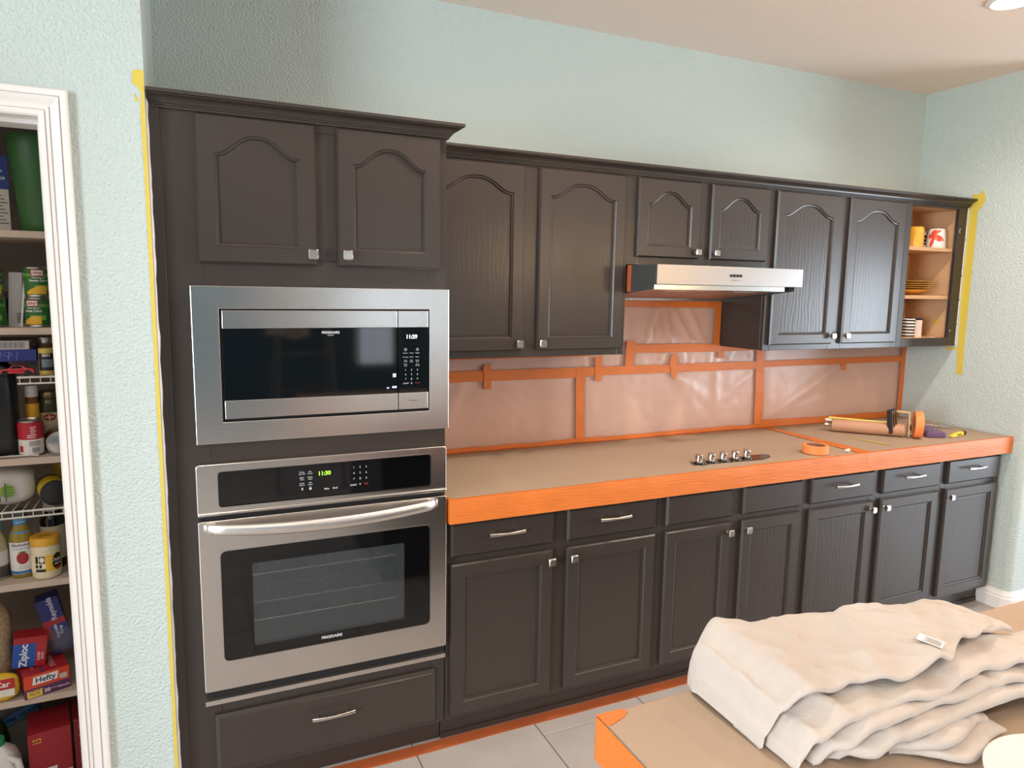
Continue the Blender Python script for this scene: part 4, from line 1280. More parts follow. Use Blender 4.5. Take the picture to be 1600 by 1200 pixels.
# white plate on the island at the lower right
pl = G().lathe([(.07, 0), (.085, .003), (.12, .014), (.134, .020), (.136, .023), (.132, .024), (.09, .010), (.0, .007)], 56).build('white_plate', mat('white_porcelain', (214, 213, 212), .18, coat=.5), smooth=50)
pl.location = (1.765, -2.33, .9168)
tag(pl, 'white plate on the island in front of the drop cloth', 'plate')

# ================================================================== pantry
pf = thing('pantry_shelving', 'beige painted pantry shelves crowded with food', 'shelving', (-.2, -.2, 0))
SH = [1.755, 1.485, 1.109, .735, .374]
for z in SH:
    G().box(-.895, .461, -.42, -.001, z - .02, z).build('shelf', SHELFP, pf, bevel=.0015, bseg=1)
for z in (1.348, .957):
    xw = .192 if z > 1.2 else -.25
    g = G().tube([(xw, -.42, z - .004), (.46, -.42, z - .004)], .0032, 6).tube([(xw, -.22, z - .004), (.46, -.22, z - .004)], .0032, 6).tube([(xw, -.42, z - .022), (.46, -.42, z - .022)], .0028, 6)
    for k in range(int((.46 - xw) / .025)):
        x = xw + .006 + .025 * k
        g.tube([(x, -.42, z - .02), (x, -.42, z - .0018), (x, -.02, z - .0018)], .0017, 5)
    g.build('wire_shelf', WIRE, pf)
G().box(-.895, .461, -.012, -.001, .21, .255).build('support_cleat', SHELFP, pf)

TURN = R(11)            # labels turned a little, as they stand on the shelves
prints = {}


def col(r, g_, b):
    k = 'print_%d_%d_%d' % (r, g_, b)
    return mat(k, (r, g_, b), .45)


def cyl_fn(r, a0, z0):
    return lambda x, y: ((r) * math.sin(a0 + x / r), -(r) * math.cos(a0 + x / r), z0 + y)


def cyl_poly(r, a0, pts):
    """printed patch that follows the round side: outline, mid ring and centre"""
    cx_, cz_ = sum(p[0] for p in pts) / len(pts), sum(p[1] for p in pts) / len(pts)
    n, f = len(pts), cyl_fn(r, a0, 0)
    vs = [f(*p) for p in pts] + [f((p[0] + cx_) / 2, (p[1] + cz_) / 2) for p in pts] + [f(cx_, cz_)]
    return G().add(vs, [(i, (i + 1) % n, n + (i + 1) % n, n + i) for i in range(n)] + [(n + i, n + (i + 1) % n, 2 * n) for i in range(n)])


def item(name, label, cat, loc, rot=TURN, group=None):
    return thing(name, label, cat, loc, rot, group)


def corn_can(label, x, y, z, rot):
    r, h = .0325, .0855
    t = item('food_can', label, 'can', (x, y, z), rot, 'cans of sweet corn')
    G().lathe([(r - .002, 0), (r, .0015), (r, .004), (r - .001, .006), (r - .001, h - .006), (r, h - .004), (r, h - .0015), (r - .002, h), (r - .003, h - .003), (0, h - .003)], 32).build('can_body', TINPL, t, local=True, smooth=40)
    lb = G().cylpatch(r + .0002, -math.pi, math.pi, .006, h - .006, 40).build('paper_label', col(46, 104, 44), t, local=True, smooth=60)
    G().cylpatch(r + .0006, -1.4, 1.4, .058, .066, 20).build('light_band', col(104, 150, 66), lb, local=True)
    g = G()
    for k in range(12):
        a = -.9 + k * .13
        g.cylpatch(r + .0008, a, a + .125, .008, .016 + .016 * max(0, math.sin((a + .9) * 1.35)), 2)
    g.build('corn_picture', col(226, 176, 50), lb, local=True)
    G().cylpatch(r + .0005, -.2, 1.0, .02, .034, 8).build('leaf_picture', col(120, 168, 60), lb, local=True)
    G().cylpatch(r + .0009, -.5, .52, .0585, .078, 8).build('red_badge', col(150, 34, 40), lb, local=True)
    G().cylpatch(r + .0012, -.42, .44, .061, .0755, 8).build('white_badge', col(236, 226, 222), lb, local=True)
    G().text("Libby's", .0125, cyl_fn(r + .0015, .01, .0685), bold=True).build('brand_lettering', col(150, 34, 40), lb, local=True)
    G().text('Whole Kernel', .0056, cyl_fn(r + .0013, .05, .0545), bold=True).text('Sweet Corn', .0092, cyl_fn(r + .0013, .05, .0465), bold=True).build('lettering', col(240, 240, 232), lb, local=True)
    return t


corn_can('upper of two stacked green sweet corn cans by the door casing', .249, -.37, 1.5712, TURN)
corn_can('lower of two stacked green sweet corn cans by the door casing', .247, -.37, 1.4852, R(-18))
corn_can('green sweet corn can on the shelf at the left picture edge', .137, -.37, 1.4852, R(-5))
corn_can('green sweet corn can stacked on another at the left picture edge', .134, -.372, 1.5712, R(30))

gb = item('plastic_tumbler', 'tall dark green plastic bin on the top pantry shelf', 'bin', (.268, -.345, 1.7552))
G().lathe([(.050, 0), (.052, .003), (.0735, .258), (.0765, .259), (.0765, .265), (.072, .265), (.05, .01), (0, .006)], 40).build('body', mat('dark_green_plastic', (52, 98, 46), .45), gb, local=True, smooth=40)

bb = item('food_box', 'blue and white printed carton beside the green bin', 'box', (.143, -.345, 1.7552), R(18))
G().box(-.045, .045, -.03, .03, 0, .205).build('carton', col(206, 196, 184), bb, local=True, bevel=.0015)
G().box(-.0452, .0452, -.0304, .0304, .115, .2052).build('blue_print', col(36, 58, 128), bb, local=True)
g = G()
F2 = FACE(-.0309)
g.text('Packed in', .011, F2(.012, .165), bold=True).text('the USA', .012, F2(.018, .145), bold=True)
g.build('lettering', col(232, 232, 236), bb, local=True)
g = G()
for k in range(9):
    g.box(-.012, .040 - .006 * (k % 3), -.0308, -.0305, .02 + .0095 * k, .0225 + .0095 * k)
g.build('fine_print', col(84, 80, 80), bb, local=True)


def soft_bag(g, sx, sy, h, seed, n=22, rows=14, flat=.75, amp=.08):
    loops = []
    for j in range(rows + 1):
        v = j / rows
        z = h * v
        r = max(.12, (1 - abs(2 * v - 1) ** 4)) ** .5 if 0 < v < 1 else .35
        lp = []
        for i in range(n):
            a = 2 * math.pi * i / n
            c, s_ = math.cos(a), math.sin(a)
            k = (abs(c) ** 3 + abs(s_) ** 3) ** (-1 / 3)
            w = 1 + amp * noise.noise(Vector((c * 2 + seed, s_ * 2, v * 4)))
            lp.append((sx * r * k * c * w, sy * r * k * s_ * w, z * (1 + .04 * noise.noise(Vector((c, s_, seed)))) if j else 0))
        loops.append(lp)
    return g.loft(loops)


pb = item('plastic_pouch', 'crumpled clear plastic pouch leaning beside the corn cans', 'pouch', (.193, -.355, 1.4852))
g = G()
for k, (dx, w) in enumerate(((-.006, .018), (.004, .02))):
    g.loft([[(dx - w + .010 * t, .012 * k, .155 * t), (dx + w * (1 - .7 * t) + .018 * t, .012 * k + .004 * math.sin(5 * t), .155 * t)] for t in [i / 8 for i in range(9)]], close=False, cap0=False, cap1=False)
g.build('film', mat('grey_pouch_film', (176, 172, 170), .3), pb, local=True)
G().loft([[(.004 + .018 * t, -.006, .155 * t), (.009 + .0185 * t, -.007, .155 * t)] for t in [i / 8 for i in range(9)]], close=False, cap0=False, cap1=False).build('seam', col(224, 222, 220), pb, local=True)
g = G()
for k in range(5):
    g.box(-.002, .02, -.0032, -.0028, .012 + .006 * k, .0145 + .006 * k)
g.build('printed_lines', col(70, 70, 74), pb, local=True)
j_ = item('spice_jar', 'small dark jar behind the plastic pouch', 'jar', (.165, -.29, 1.4852))
G().lathe([(.022, 0), (.024, .003), (.024, .07), (.018, .08)], 24).build('glass', mat('dark_jar_glass', (46, 38, 30), .1), j_, local=True, smooth=40)
G().lathe([(.02, .08), (.021, .081), (.021, .1), (.0, .1)], 24).build('lid', col(92, 88, 84), j_, local=True, smooth=40)

# wire shelf: boxes, toy car, tins
gx = item('grey_box', 'flat grey box under the blue box on the wire shelf', 'box', (.268, -.30, 1.3485), R(2))
G().box(-.072, .05, -.03, .09, 0, .038).build('carton', col(92, 88, 90), gx, local=True, bevel=.001)
bx = item('blue_box', 'flat dark blue box lying under a white box on the wire shelf', 'box', (.165, -.32, 1.387), R(3))
G().box(-.085, .068, -.07, .09, 0, .034).build('carton', col(40, 50, 128), bx, local=True, bevel=.001)
g = G()
for k, x in enumerate((-.02, 0.0, .02)):
    g.tube([(x, -.0704, .004), (x + .004, -.0704, .028)], .0008, 5)
g.ring([(.0 + .011 * math.cos(a), .021 + .006 * math.sin(a)) for a in [k * math.pi / 8 for k in range(16)]], [(.0 + .010 * math.cos(a), .021 + .005 * math.sin(a)) for a in [k * math.pi / 8 for k in range(16)]], -.0702, -.0706)
g.build('line_print', col(140, 146, 190), bx, local=True)
wx = item('white_box', 'flat white box with a dense barcode strip on the blue box', 'box', (.157, -.32, 1.4212), R(3))
G().box(-.085, .060, -.068, .08, 0, .025).build('carton', col(190, 188, 188), wx, local=True, bevel=.001)
g = G()
for k in range(30):
    g.box(-.075 + .0042 * k, -.0735 + .0042 * k + .001 * (k % 3 == 0), -.0686, -.0682, .004, .021)
g.build('barcode', col(96, 94, 96), wx, local=True)
car = item('toy_car', 'red toy car parked on the wire shelf below the blue box', 'toy car', (.19, -.402, 1.3488), R(4))
pr = [(-.042, .006), (-.043, .014), (-.036, .018), (-.020, .020), (-.008, .029), (.012, .029), (.024, .021), (.040, .019), (.043, .012), (.042, .006)]
G().prism(pr, 'y', -.013, .013).build('body', mat('red_car_paint', (190, 28, 34), .25, coat=.5), car, local=True, bevel=.002, smooth=40)
G().prism([(-.016, .0205), (-.007, .0275), (.010, .0275), (.018, .0215)], 'y', -.0135, .0135).build('windows', BLACKGL, car, local=True)
for x in (-.027, .027):
    for y in (-.0125, .0125):
        G().lathe([(.0075, -.0025), (.008, -.002), (.008, .002), (.0075, .0025)], 16, M=Matrix.Translation((x, y, .008)) @ Matrix.Rotation(R(90), 4, 'X')).build('wheel', BLACK, car, local=True, smooth=40)
tn = item('spice_tin', 'dark brown tin with a metal lid at the back of the wire shelf', 'tin', (.256, -.335, 1.3485))
G().lathe([(.024, 0), (.025, .002), (.025, .088)], 28).build('tin_body', col(84, 62, 34), tn, local=True, smooth=40)
G().lathe([(.0255, .088), (.026, .089), (.026, .104), (.024, .106), (0, .105)], 28).build('lid', TINPL, tn, local=True, smooth=40)
tn = item('spice_tin', 'black and gold labelled tin in front on the wire shelf', 'tin', (.262, -.392, 1.3485))
G().lathe([(.019, 0), (.02, .002), (.02, .074), (.018, .076), (0, .075)], 28).build('tin_body', col(200, 176, 84), tn, local=True, smooth=40)
G().cylpatch(.0204, -1.2, 1.2, .012, .062, 16).build('black_label', col(30, 30, 32), tn, local=True)
G().text('BEN', .011, cyl_fn(.0209, -.1, .056), bold=True).build('lettering', col(220, 214, 200), tn, local=True)
G().cylpatch(.0207, -.7, .7, .022, .045, 10).build('picture', col(110, 120, 128), tn, local=True)

# third shelf
bk = item('black_jug', 'large black rounded container with a white side label', 'container', (.106, -.345, 1.1092), R(8))
G().loft([[(x, y, z) for x, y in rr(-.068 * k, .068 * k, -.05 * k, .05 * k, .024 * k, 4)] for k, z in ((.94, 0), (1, .006), (1, .2), (.97, .232), (.85, .262), (.7, .272), (.36, .276))]).build('body', mat('black_gloss_plastic', (20, 20, 22), .3), bk, local=True, smooth=45)
G().box(-.05, .012, -.0512, -.0503, .02, .19).build('label', col(214, 214, 210), bk, local=True)
sp = item('spice_bottle', 'slim spice bottle with white cap and yellow label', 'bottle', (.204, -.315, 1.1092))
G().lathe([(.0155, 0), (.017, .003), (.017, .15), (.015, .165)], 24).build('glass', mat('amber_spice', (120, 76, 34), .2), sp, local=True, smooth=40)
G().cylpatch(.0174, -2, 2, .10, .145, 20).build('yellow_label', col(226, 168, 40), sp, local=True)
G().cylpatch(.0174, -2, 2, .04, .098, 20).build('dark_label', col(60, 34, 30), sp, local=True)
G().lathe([(.0165, .165), (.017, .166), (.017, .197), (.015, .199), (0, .199)], 24).build('cap', col(214, 210, 204), sp, local=True, smooth=40)
jr = item('olive_jar', 'squat glass jar with a beige label and red oval emblem', 'jar', (.243, -.268, 1.1092))
G().lathe([(.036, 0), (.039, .004), (.039, .135), (.036, .15), (.033, .155)], 32).build('glass', mat('olive_jar_glass', (70, 68, 44), .08), jr, local=True, smooth=40)
G().cylpatch(.0394, -1.7, 1.7, .03, .112, 26).build('label', col(190, 176, 146), jr, local=True)
cyl_poly(.0400, -.15, [(.0168 * math.cos(a), .098 + .0115 * math.sin(a)) for a in [k * math.pi / 10 for k in range(20)]]).build('red_emblem', col(150, 46, 36), jr, local=True)
G().cylpatch(.0407, -.42, .12, .097, .0995, 5).cylpatch(.0407, -.18, -.12, .089, .106, 2).build('lettering', col(224, 204, 170), jr, local=True)
G().lathe([(.0345, .155), (.037, .157), (.037, .172), (.035, .175), (0, .176)], 32).build('lid', mat('brass_lid', (120, 104, 70), .3, .8), jr, local=True, smooth=40)
rc = item('food_can', 'red and white labelled can on the middle pantry shelf', 'can', (.206, -.372, 1.1092))
r, h = .0315, .106
G().lathe([(r - .002, 0), (r, .0015), (r, .004), (r - .001, .006), (r - .001, h - .006), (r, h - .004), (r, h - .0015), (r - .002, h), (r - .003, h - .003), (0, h - .003)], 32).build('can_body', TINPL, rc, local=True, smooth=40)
G().cylpatch(r + .0002, -math.pi, math.pi, .006, .05, 40).build('white_label', col(222, 214, 210), rc, local=True, smooth=60)
G().cylpatch(r + .0002, -math.pi, math.pi, .05, h - .006, 40).build('red_label', col(176, 30, 46), rc, local=True, smooth=60)
g = G()
for k in range(14):
    g.cylpatch(r + .0006, .02 + k * .045, .035 + k * .045 + .015 * (k % 2), .012, .026, 1)
for k in range(3):
    g.cylpatch(r + .0006, -.2, .75, .032 + .005 * k, .0342 + .005 * k, 6)
g.build('barcode', col(96, 90, 92), rc, local=True)
g = G()
for k in range(6):
    g.cylpatch(r + .0006, -.3 + .25 * (k > 1), .35 + .08 * (k % 2), .055 + .006 * k, .058 + .006 * k, 6)
g.build('fine_print', col(232, 196, 196), rc, local=True)
G().cylpatch(r + .0006, -1.1, -.7, .014, .032, 5).build('fruit_picture', col(180, 44, 48), rc, local=True)


def lying_can(label, x, y, z, r, lid_m, body_m, band=None, rot=TURN):
    t = item('food_can', label, 'can', (x, y, z), rot)
    M = Matrix.Rotation(R(90), 4, 'X')
    G().lathe([(r - .002, -.05), (r, -.0485), (r, .0465), (r - .001, .048), (r - .002, .0485)], 36, M=M).build('can_body', body_m, t, local=True, smooth=40)
    G().lathe([(r, .0465), (r + .0006, .0475), (r + .0006, .05), (r - .003, .05), (r - .004, .0475), (r * .72, .0475), (r * .70, .0485), (r * .66, .0475), (r * .45, .0475), (r * .43, .0483), (r * .40, .0475), (0, .0475)], 36, M=M).build('lid', lid_m, t, local=True, smooth=30)
    if band:
        G().lathe([(r + .0004, -.03), (r + .0004, .04)], 36, M=M, cap0=False, cap1=False).build('label', band, t, local=True, smooth=60)
    return t


LIDM = mat('pale_can_lid', (176, 168, 160), .4, .5)
lying_can('pale can lying on its side next to the red can', .275, -.36, 1.1455, .0355, LIDM, TINPL)
DKLID = mat('dark_can_lid', (62, 62, 64), .3, .8)
lying_can('yellow and dark can lying in front on the lower wire shelf', .247, -.355, .9945, .0365, DKLID, col(40, 40, 42), col(196, 170, 36), R(16))
t = item('food_can', 'small yellow can standing behind the lying dark can', 'can', (.268, -.255, .9575))
G().lathe([(.033, 0), (.034, .002), (.034, .108), (.032, .11), (0, .108)], 28).build('can_body', col(50, 50, 48), t, local=True, smooth=40)
G().cylpatch(.0345, -1.6, 1.6, .06, .1, 16).build('label', col(186, 160, 40), t, local=True)
for k, (x0, y0, a, ln_) in enumerate(((.15, -.402, 4, .12), (.185, -.395, -14, .09))):
    kn = G().tube([(-ln_ / 2, 0, .003), (0, 0, .004), (ln_ / 2, 0, .003)], [.0025, .003, .004], 8).build('metal_skewer', CHROME, smooth=50)
    kn.location = (x0, y0, 1.1098)
    kn.rotation_euler = (0, 0, R(a))
    tag(kn, ['thin metal skewer along the front of the middle pantry shelf', 'short metal skewer in front of the red can'][k], 'skewer')

# lower wire shelf: white bag
wb = item('flour_bag', 'white paper bag with a green hexagon on the lower wire shelf', 'bag', (.135, -.325, .9575), R(6))
soft_bag(G(), .066, .05, .112, 2.0, amp=.05).build('bag', mat('white_bag_paper', (206, 202, 196), .6, bump=[((50, 50, 50), .4, .004, 3)]), wb, local=True, smooth=60)
G().prism([(.0 + .019 * math.cos(a + .5), .05 + .021 * math.sin(a + .5)) for a in [k * math.pi / 3 for k in range(6)]], 'y', -.0625, -.0615).build('green_hexagon', col(120, 160, 52), wb, local=True)
g = G()
for k in range(3):
    g.box(-.035 + .0145 * k, -.032 + .0145 * k, -.0632, -.0622, .02, .075)
g.build('dark_stripes', col(70, 66, 66), wb, local=True)
g = G()
for k in range(4):
    g.box(-.012, .012, -.0634, -.0627, .036 + .008 * k, .0385 + .008 * k)
g.build('fine_print', col(80, 110, 50), wb, local=True)


def bottle(label, loc, prof, m, cat='bottle', rot=TURN, name='bottle'):
    t = item(name, label, cat, loc, rot)
    G().lathe(prof, 32).build('glass', m, t, local=True, smooth=40)
    return t


# fourth shelf: dressings and mayonnaise
TEALC = mat('teal_cap', (84, 178, 176), .4)
t = bottle('salad dressing bottle with a teal cap at the left picture edge', (.092, -.345, .7355), [(.029, 0), (.031, .003), (.031, .10), (.026, .125), (.016, .145), (.015, .15)], mat('pepper_dressing', (168, 158, 120), .15))
G().cylpatch(.0314, -1.8, 1.8, .045, .088, 26).build('label', col(196, 192, 186), t, local=True)
G().cylpatch(.0314, -1.8, 1.8, .008, .042, 26).build('dark_label', col(74, 62, 66), t, local=True)
G().lathe([(.0165, .145), (.018, .147), (.0185, .16), (.0175, .195), (.0165, .198), (0, .198)], 28).build('cap', TEALC, t, local=True, smooth=40)
t = bottle('oil dressing bottle with strawberry label and dark cap', (.157, -.345, .7355), [(.029, 0), (.031, .003), (.031, .115), (.028, .132), (.0185, .155), (.0165, .168), (.0165, .176)], mat('golden_dressing', (150, 128, 52), .1))
lb = G().cylpatch(.0314, -1.5, 1.5, .012, .11, 26).build('label', col(226, 226, 226), t, local=True, smooth=60)
G().cylpatch(.0317, -1.5, 1.5, .013, .023, 26).build('blue_band', col(70, 120, 178), lb, local=True)
G().text('BRIANNAS', .0118, cyl_fn(.0318, 0, .1015), bold=True).build('brand_lettering', col(40, 44, 60), lb, local=True)
G().text('SUGAR FREE', .0085, cyl_fn(.0318, 0, .0905)).build('lettering', col(70, 100, 150), lb, local=True)
vs = []
for a in [k * math.pi / 12 for k in range(24)]:
    q = .0155 * (1 - .22 * math.sin(a)) if math.sin(a) < 0 else .0155 * (1 - .18 * math.sin(a) ** 2)
    vs.append((q * math.cos(a) * (1 + .15 * math.sin(a)), .062 + .0195 * math.sin(a) * .95))
cyl_poly(.0321, 0, vs).build('strawberry_picture', col(158, 34, 40), lb, local=True)
g = G()
for a in (-50, -25, 0, 25, 50):
    c_, s_ = math.sin(R(a)), math.cos(R(a))
    pts = [(0, .076), (c_ * .012 - s_ * .003, .076 + s_ * .006), (c_ * .016, .076 + s_ * .0085), (c_ * .012 + s_ * .003, .076 + s_ * .006)]
    g.add([cyl_fn(.0323, 0, 0)(*p) for p in pts], [(0, 1, 2, 3)])
g.build('strawberry_leaves', col(62, 110, 52), lb, local=True)
G().text('Blush Wine', .0045, cyl_fn(.0318, 0, .0365)).text('VINAIGRETTE', .0045, cyl_fn(.0318, 0, .030)).build('small_lettering', col(150, 40, 40), lb, local=True)
G().cylpatch(.0262, -.9, .9, .128, .142, 12).build('neck_sticker', col(90, 150, 206), t, local=True)
G().lathe([(.017, .158), (.0178, .159), (.0178, .177), (.017, .178)], 28, cap0=False, cap1=False).build('neck_band', col(86, 148, 204), t, local=True, smooth=40)
G().text('SUGAR FREE', .005, cyl_fn(.0182, 0, .168), bold=True).build('neck_lettering', col(236, 236, 240), t, local=True)
G().lathe([(.0175, .178), (.0182, .18), (.0182, .202), (.017, .204), (0, .204)], 28).build('cap', mat('charcoal_cap', (70, 70, 70), .45), t, local=True, smooth=40)
t = bottle('dark sauce bottle with a beige cap behind the mayonnaise', (.230, -.296, .7355), [(.031, 0), (.033, .003), (.033, .15), (.029, .165), (.0215, .175), (.0205, .18)], mat('dark_sauce_glass', (26, 18, 16), .08))
G().cylpatch(.0335, -1.6, 1.6, .03, .135, 24).build('label', col(196, 184, 164), t, local=True)
G().lathe([(.020, .178), (.0205, .18), (.0205, .203), (.0225, .205), (.0225, .212), (.019, .213), (.0185, .211), (0, .211)], 28).build('cap', col(168, 156, 146), t, local=True, smooth=40)
t = item('mayonnaise_jar', 'mayonnaise jar with a wide yellow lid at the shelf front', 'jar', (.222, -.375, .7355))
r = .0385
G().lathe([(.033, 0), (.036, .002), (.0385, .012), (.0385, .09), (.036, .1), (.034, .104)], 36).build('glass', mat('mayonnaise', (226, 214, 180), .2), t, local=True, smooth=40)
G().lathe([(.0375, .101), (.0385, .102), (.0385, .122), (.037, .125), (.0, .1255)], 36).build('lid', mat('yellow_lid', (226, 168, 50), .4), t, local=True, smooth=40)
g = G().box(-.02, .02, -.004, -.001, .1256, .1259).box(-.016, .016, -.012, -.009, .1256, .1259)
g.build('lid_print', col(120, 84, 30), t, local=True)
lb = G().cylpatch(r + .0003, -.1, 1.7, .024, .074, 20).build('yellow_label', col(236, 190, 60), t, local=True, smooth=60)
lb2 = G().cylpatch(r + .0003, -1.7, -.1, .024, .074, 20).build('cream_label', col(238, 226, 190), t, local=True, smooth=60)
cyl_poly(r + .0008, .78, [(.017 * math.cos(a), .05 + .026 * math.sin(a)) for a in [k * math.pi / 12 for k in range(24)]]).build('black_oval', col(24, 22, 22), lb, local=True)
G().text("Duke's", .0145, cyl_fn(r + .0012, .80, .056), bold=True).text('MAYO', .008, cyl_fn(r + .0012, .80, .043), bold=True).build('brand_lettering', col(236, 226, 206), lb, local=True)
G().cylpatch(r + .0011, .55, 1.0, .027, .033, 6).build('red_ribbon', col(186, 42, 40), lb, local=True)
g = G().cylpatch(r + .0006, -.52, -.12, .05, .072, 5).cylpatch(r + .0006, -.8, -.58, .05, .072, 4).cylpatch(r + .0006, -.8, -.6, .036, .047, 4).cylpatch(r + .0006, -.52, -.34, .036, .047, 4).cylpatch(r + .0006, -.8, -.1, .024, .033, 8)
g.build('nutrition_blocks', col(40, 36, 34), lb2, local=True)
cyl_poly(r + .001, -.32, [(.0065 * math.cos(a), .061 + .0085 * math.sin(a)) for a in [k * math.pi / 8 for k in range(16)]]).build('seal', col(236, 226, 206), lb2, local=True)

# fifth shelf: bags and boxes
t = item('oat_bag', 'clear bag full of pale oats at the left picture edge', 'bag', (.038, -.30, .3745))
soft_bag(G(), .066, .055, .285, 5.0, amp=.1).build('bag', mat('oats', (186, 158, 124), .7, bump=[((260, 260, 260), .9, .006, 2)], vary=.3, vscale=160), t, local=True, smooth=60)
t = item('candy_bag', 'yellow and red snack bag slumped at the front of the low shelf', 'bag', (.085, -.402, .3745), R(5))
soft_bag(G(), .05, .02, .085, 8.0, amp=.12).build('bag', mat('yellow_bag', (228, 188, 44), .35, bump=[((40, 40, 40), .5, .005, 3)]), t, local=True, smooth=60)
G().box(-.02, .042, -.0262, -.0245, .045, .076).build('red_panel', col(178, 36, 40), t, local=True)
G().text('Car', .024, FACE(-.0266)(.012, .060), bold=True).build('lettering', col(240, 236, 226), t, local=True)
G().box(-.03, .04, -.0262, -.0246, .022, .044).build('white_panel', col(226, 222, 214), t, local=True)
t = item('storage_bag_box', 'red and purple box of gallon storage bags at the shelf front', 'box', (.187, -.352, .3745), R(19))
w_, d_, h_ = .058, .062, .072
G().box(-w_, w_, -d_, d_, 0, h_).build('carton', col(178, 36, 44), t, local=True, bevel=.001)
G().box(-w_ - .0003, w_ + .0003, -d_ - .0004, d_, .0, .03).build('purple_band', col(98, 48, 92), t, local=True)
G().box(-w_ - .0002, w_ + .0002, -d_ - .0003, -d_ + .001, .03, .0715).build('orange_band', col(222, 74, 36), t, local=True)
F3 = FACE(-d_ - .0012)
G().loft([[(x, -d_ - .0006, z) for x, z in ((-.038, .040), (.026, .040), (.030, .064), (-.034, .064))], [(x, -d_ - .0009, z) for x, z in ((-.038, .040), (.026, .040), (.030, .064), (-.034, .064))]]).build('white_plate', col(240, 238, 236), t, local=True)
G().text('Hefty', .0235, F3(-.004, .052), bold=True).build('brand_lettering', col(34, 50, 110), t, local=True)
G().box(-.052, -.014, -d_ - .0009, -d_ - .0005, .002, .024).build('yellow_panel', col(232, 200, 70), t, local=True)
G().text('VALUE\nPACK', .0105, F3(-.033, .0165), bold=True).build('value_lettering', col(60, 40, 70), t, local=True)
G().text('30', .016, F3(-.0015, .0125), bold=True).text('STORAGE BAGS', .0042, F3(.017, .0145)).text('GALLON', .0075, F3(.042, .0125), bold=True).build('white_lettering', col(238, 232, 236), t, local=True)
G().box(.032, .052, -d_ - .0009, -d_ - .0005, .036, .052).build('grey_panel', col(200, 190, 186), t, local=True)
TOPF = lambda x0, y0: (lambda a, b: (x0 - b, y0 + a, h_ + .0006))
G().text('STORAGE', .018, TOPF(.022, 0.0), bold=True).text('SLIDER BAGS', .009, TOPF(-.03, 0.0)).build('top_lettering', col(226, 190, 196), t, local=True)
G().box(-.014, -.004, -d_, d_, h_ + .0001, h_ + .0005).build('purple_stripe', col(98, 48, 92), t, local=True)
t = item('sandwich_bag_box', 'blue and red box of zip bags standing on the red box', 'box', (.150, -.345, .4485), R(9))
w_, d_, h_ = .042, .03, .098
M = Matrix.Rotation(R(7), 4, 'Y')
G().box(-w_, w_, -d_, d_, .004, h_, M).build('carton', col(34, 84, 170), t, local=True, bevel=.001)
G().box(.016, w_ + .0003, -d_ - .0004, d_ + .0003, .004, h_ - .02, M).build('red_panel', col(176, 34, 42), t, local=True)
G().box(-w_ - .0003, w_ + .0004, -d_ - .0005, d_ + .0003, h_ - .02, h_ + .0003, M).build('red_top', col(168, 34, 42), t, local=True)
G().text('Ziploc', .0275, lambda a, b: M @ Vector((-.014 - b, -d_ - .0012, .042 + a)), bold=True).build('brand_lettering', col(240, 242, 246), t, local=True)
G().text('SLIDER\nBAGS', .009, lambda a, b: M @ Vector((.029 - b, -d_ - .0012, .036 + a)), bold=True).build('lettering', col(232, 210, 212), t, local=True)
t = item('foil_box', 'dark blue and red wrap boxes bundled in a clear plastic bag', 'box', (.236, -.290, .4485), R(10))
M = Matrix.Translation((0, 0, .01)) @ Matrix.Rotation(R(-12), 4, 'Y')
G().box(-.03, .03, -.03, .03, 0, .185, M).build('carton', col(34, 44, 110), t, local=True, bevel=.001)
G().box(-.0304, .0304, -.0305, .0305, .05, .115, M).build('red_band', col(168, 52, 58), t, local=True)
G().box(-.012, .0305, -.0325, -.0306, .052, .095, M).build('blue_panel', col(36, 58, 150), t, local=True)
G().text('Reynolds\nWrap', .0125, lambda a, b: M @ Vector((.006 - b, -.0332, .074 + a)), bold=True).build('brand_lettering', col(236, 236, 240), t, local=True)
G().text('Reynolds', .021, lambda a, b: M @ Vector((.005 - b, -.0312, .15 + a)), bold=True).build('top_lettering', col(196, 200, 226), t, local=True)
CLR = mat('clear_bag_film', (150, 146, 150), .2, alpha=.35)
soft_bag(G(), .042, .042, .10, 4.0, amp=.18).build('plastic_bag', CLR, t, local=True, smooth=60)

# pantry floor
t = item('soda_carton', 'large red soda carton standing on the pantry floor', 'box', (.192, -.33, .0005), R(10))
G().box(-.06, .052, -.07, .07, 0, .247).build('carton', col(160, 34, 44), t, local=True, bevel=.0015)
F4 = FACE(-.0708)
G().text('15', .034, lambda a, b: (-.035 - b * .9, -.0708, .222 + a * .6), bold=True).build('count_lettering', col(214, 168, 60), t, local=True)
G().text('pi', .07, lambda a, b: (-.012 - b, -.0708, .105 + a), bold=True).build('brand_lettering', col(236, 224, 220), t, local=True)
G().box(.0, .05, -.0706, -.0703, .06, .105).build('white_panel', col(226, 216, 212), t, local=True)
t = item('red_gift_box', 'red box with pale line drawings next to the soda carton', 'box', (.282, -.315, .0005), R(10))
G().box(-.032, .05, -.07, .07, 0, .258).build('carton', col(130, 30, 36), t, local=True, bevel=.0015)
g = G()
random.seed(9)
for k in range(8):
    cz = .03 + .029 * k
    pts = [(-.008 + .012 * math.cos(a) * random.uniform(.6, 1.1), -.0706, cz + .010 * math.sin(a) * random.uniform(.6, 1.1)) for a in [i * math.pi / 5 for i in range(8)]]
    g.tube(pts, .0009, 4)
g.build('line_drawings', col(196, 128, 120), t, local=True)
t = item('ice_bag', 'grey plastic bag with blue lettering on the pantry floor', 'bag', (.066, -.17, .0005), R(8))
soft_bag(G(), .075, .06, .31, 12.0, amp=.12).build('bag', mat('grey_plastic_bag', (118, 116, 110), .3, bump=[((30, 30, 30), .5, .006, 3)]), t, local=True, smooth=60)
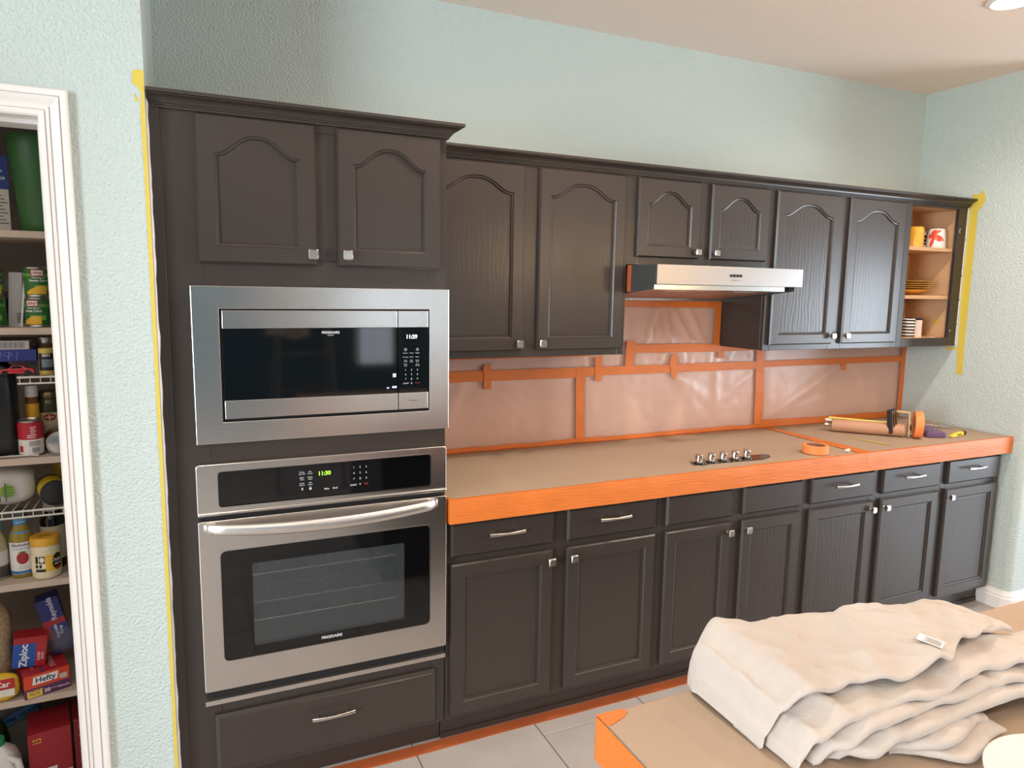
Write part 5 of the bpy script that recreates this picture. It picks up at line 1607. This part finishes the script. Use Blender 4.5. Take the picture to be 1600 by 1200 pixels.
G().loft([[(-.05, -.079, .19), (.07, -.077, .235)], [(-.05, -.079, .225), (.07, -.077, .27)]], close=False, cap0=False, cap1=False).build('blue_band', col(70, 120, 168), t, local=True)
G().text('CRYSTAL GEYSER', .019, lambda a, b: (.008 + a * .93, -.0805, .2265 + b + a * .36), bold=True).build('lettering', col(36, 46, 70), t, local=True)
t = item('milk_jug', 'white plastic jug with a green cap on the pantry floor', 'jug', (.066, -.395, .0005), R(4))
G().loft([[(x, y, z) for x, y in rr(-.058 * k, .058 * k, -.05 * k, .05 * k, .03 * k, 4)] for k, z in ((.95, 0), (1, .008), (1, .13), (.95, .17), (.75, .205), (.42, .225), (.30, .232))]).build('body', mat('milky_plastic', (214, 212, 210), .35), t, local=True, smooth=45)
G().lathe([(.019, .232), (.02, .233), (.02, .252), (.018, .254), (0, .254)], 24).build('cap', col(40, 140, 90), t, local=True, smooth=40)
G().tube([(.03, -.03, .20), (.055, -.045, .19), (.062, -.05, .15), (.058, -.048, .11)], .010, 10).build('handle', mat('milky_plastic', (214, 212, 210), .35), t, local=True, smooth=60)
t = item('dark_bottle', 'dark green bottle behind the white jug', 'bottle', (.040, -.304, .0005))
G().lathe([(.035, 0), (.037, .004), (.037, .2), (.03, .24), (.014, .27), (.013, .30), (0, .30)], 28).build('glass', mat('dark_green_glass', (28, 46, 24), .1), t, local=True, smooth=40)

# ================================================================== behind the camera: what the oven glass mirrors
ld = thing('step_ladder', 'aluminium step ladder behind the camera, mirrored in the microwave door', 'ladder', (1.45, -4.3, 0))
ALU = mat('ladder_aluminium', (190, 190, 192), .35, .9)
for sx in (-1, 1):
    G().loft([[(1.45 + sx * (.26 - .10 * t) + dx, -4.05 - .25 * t + dy, 1.85 * t + .002) for dx, dy in ((-.013, -.03), (.013, -.03), (.013, .03), (-.013, .03))] for t in (0, 1)]).build('rail', ALU, ld)
    G().loft([[(1.45 + sx * (.28 - .12 * t) + dx, -4.75 + .42 * t + dy, 1.8 * t + .002) for dx, dy in ((-.012, -.012), (.012, -.012), (.012, .012), (-.012, .012))] for t in (0, 1)]).build('rear_rail', ALU, ld)
for k in range(6):
    t = (k + 1) / 6.8
    w = .26 - .10 * t
    G().box(1.45 - w, 1.45 + w, -4.05 - .25 * t - .04, -4.05 - .25 * t + .04, 1.85 * t - .012, 1.85 * t + .012).build('step', ALU, ld)
G().box(1.27, 1.63, -4.42, -4.2, 1.85, 1.9).build('top_cap', mat('ladder_cap', (60, 90, 150), .5), ld, bevel=.01)
L = []
for i in range(15):
    u = i / 14
    x = 1.26 + .2 * u
    col_ = [(x, -4.36, 1.903), (x, -4.28, 1.905), (x, -4.2, 1.905)]
    for j in range(14):
        col_.append((x - .01 * j * (1 - u) , -4.180 + .012 * math.sin(9 * u + .3 * j) + .011 * j, 1.885 - .05 * j + .02 * math.sin(7 * u)))
    L.append(col_)
o = G().loft(L, close=False, cap0=False, cap1=False).build('rag', CANVAS, smooth=60)
tag(o, 'pale cloth draped over the step ladder behind the camera', 'cloth')
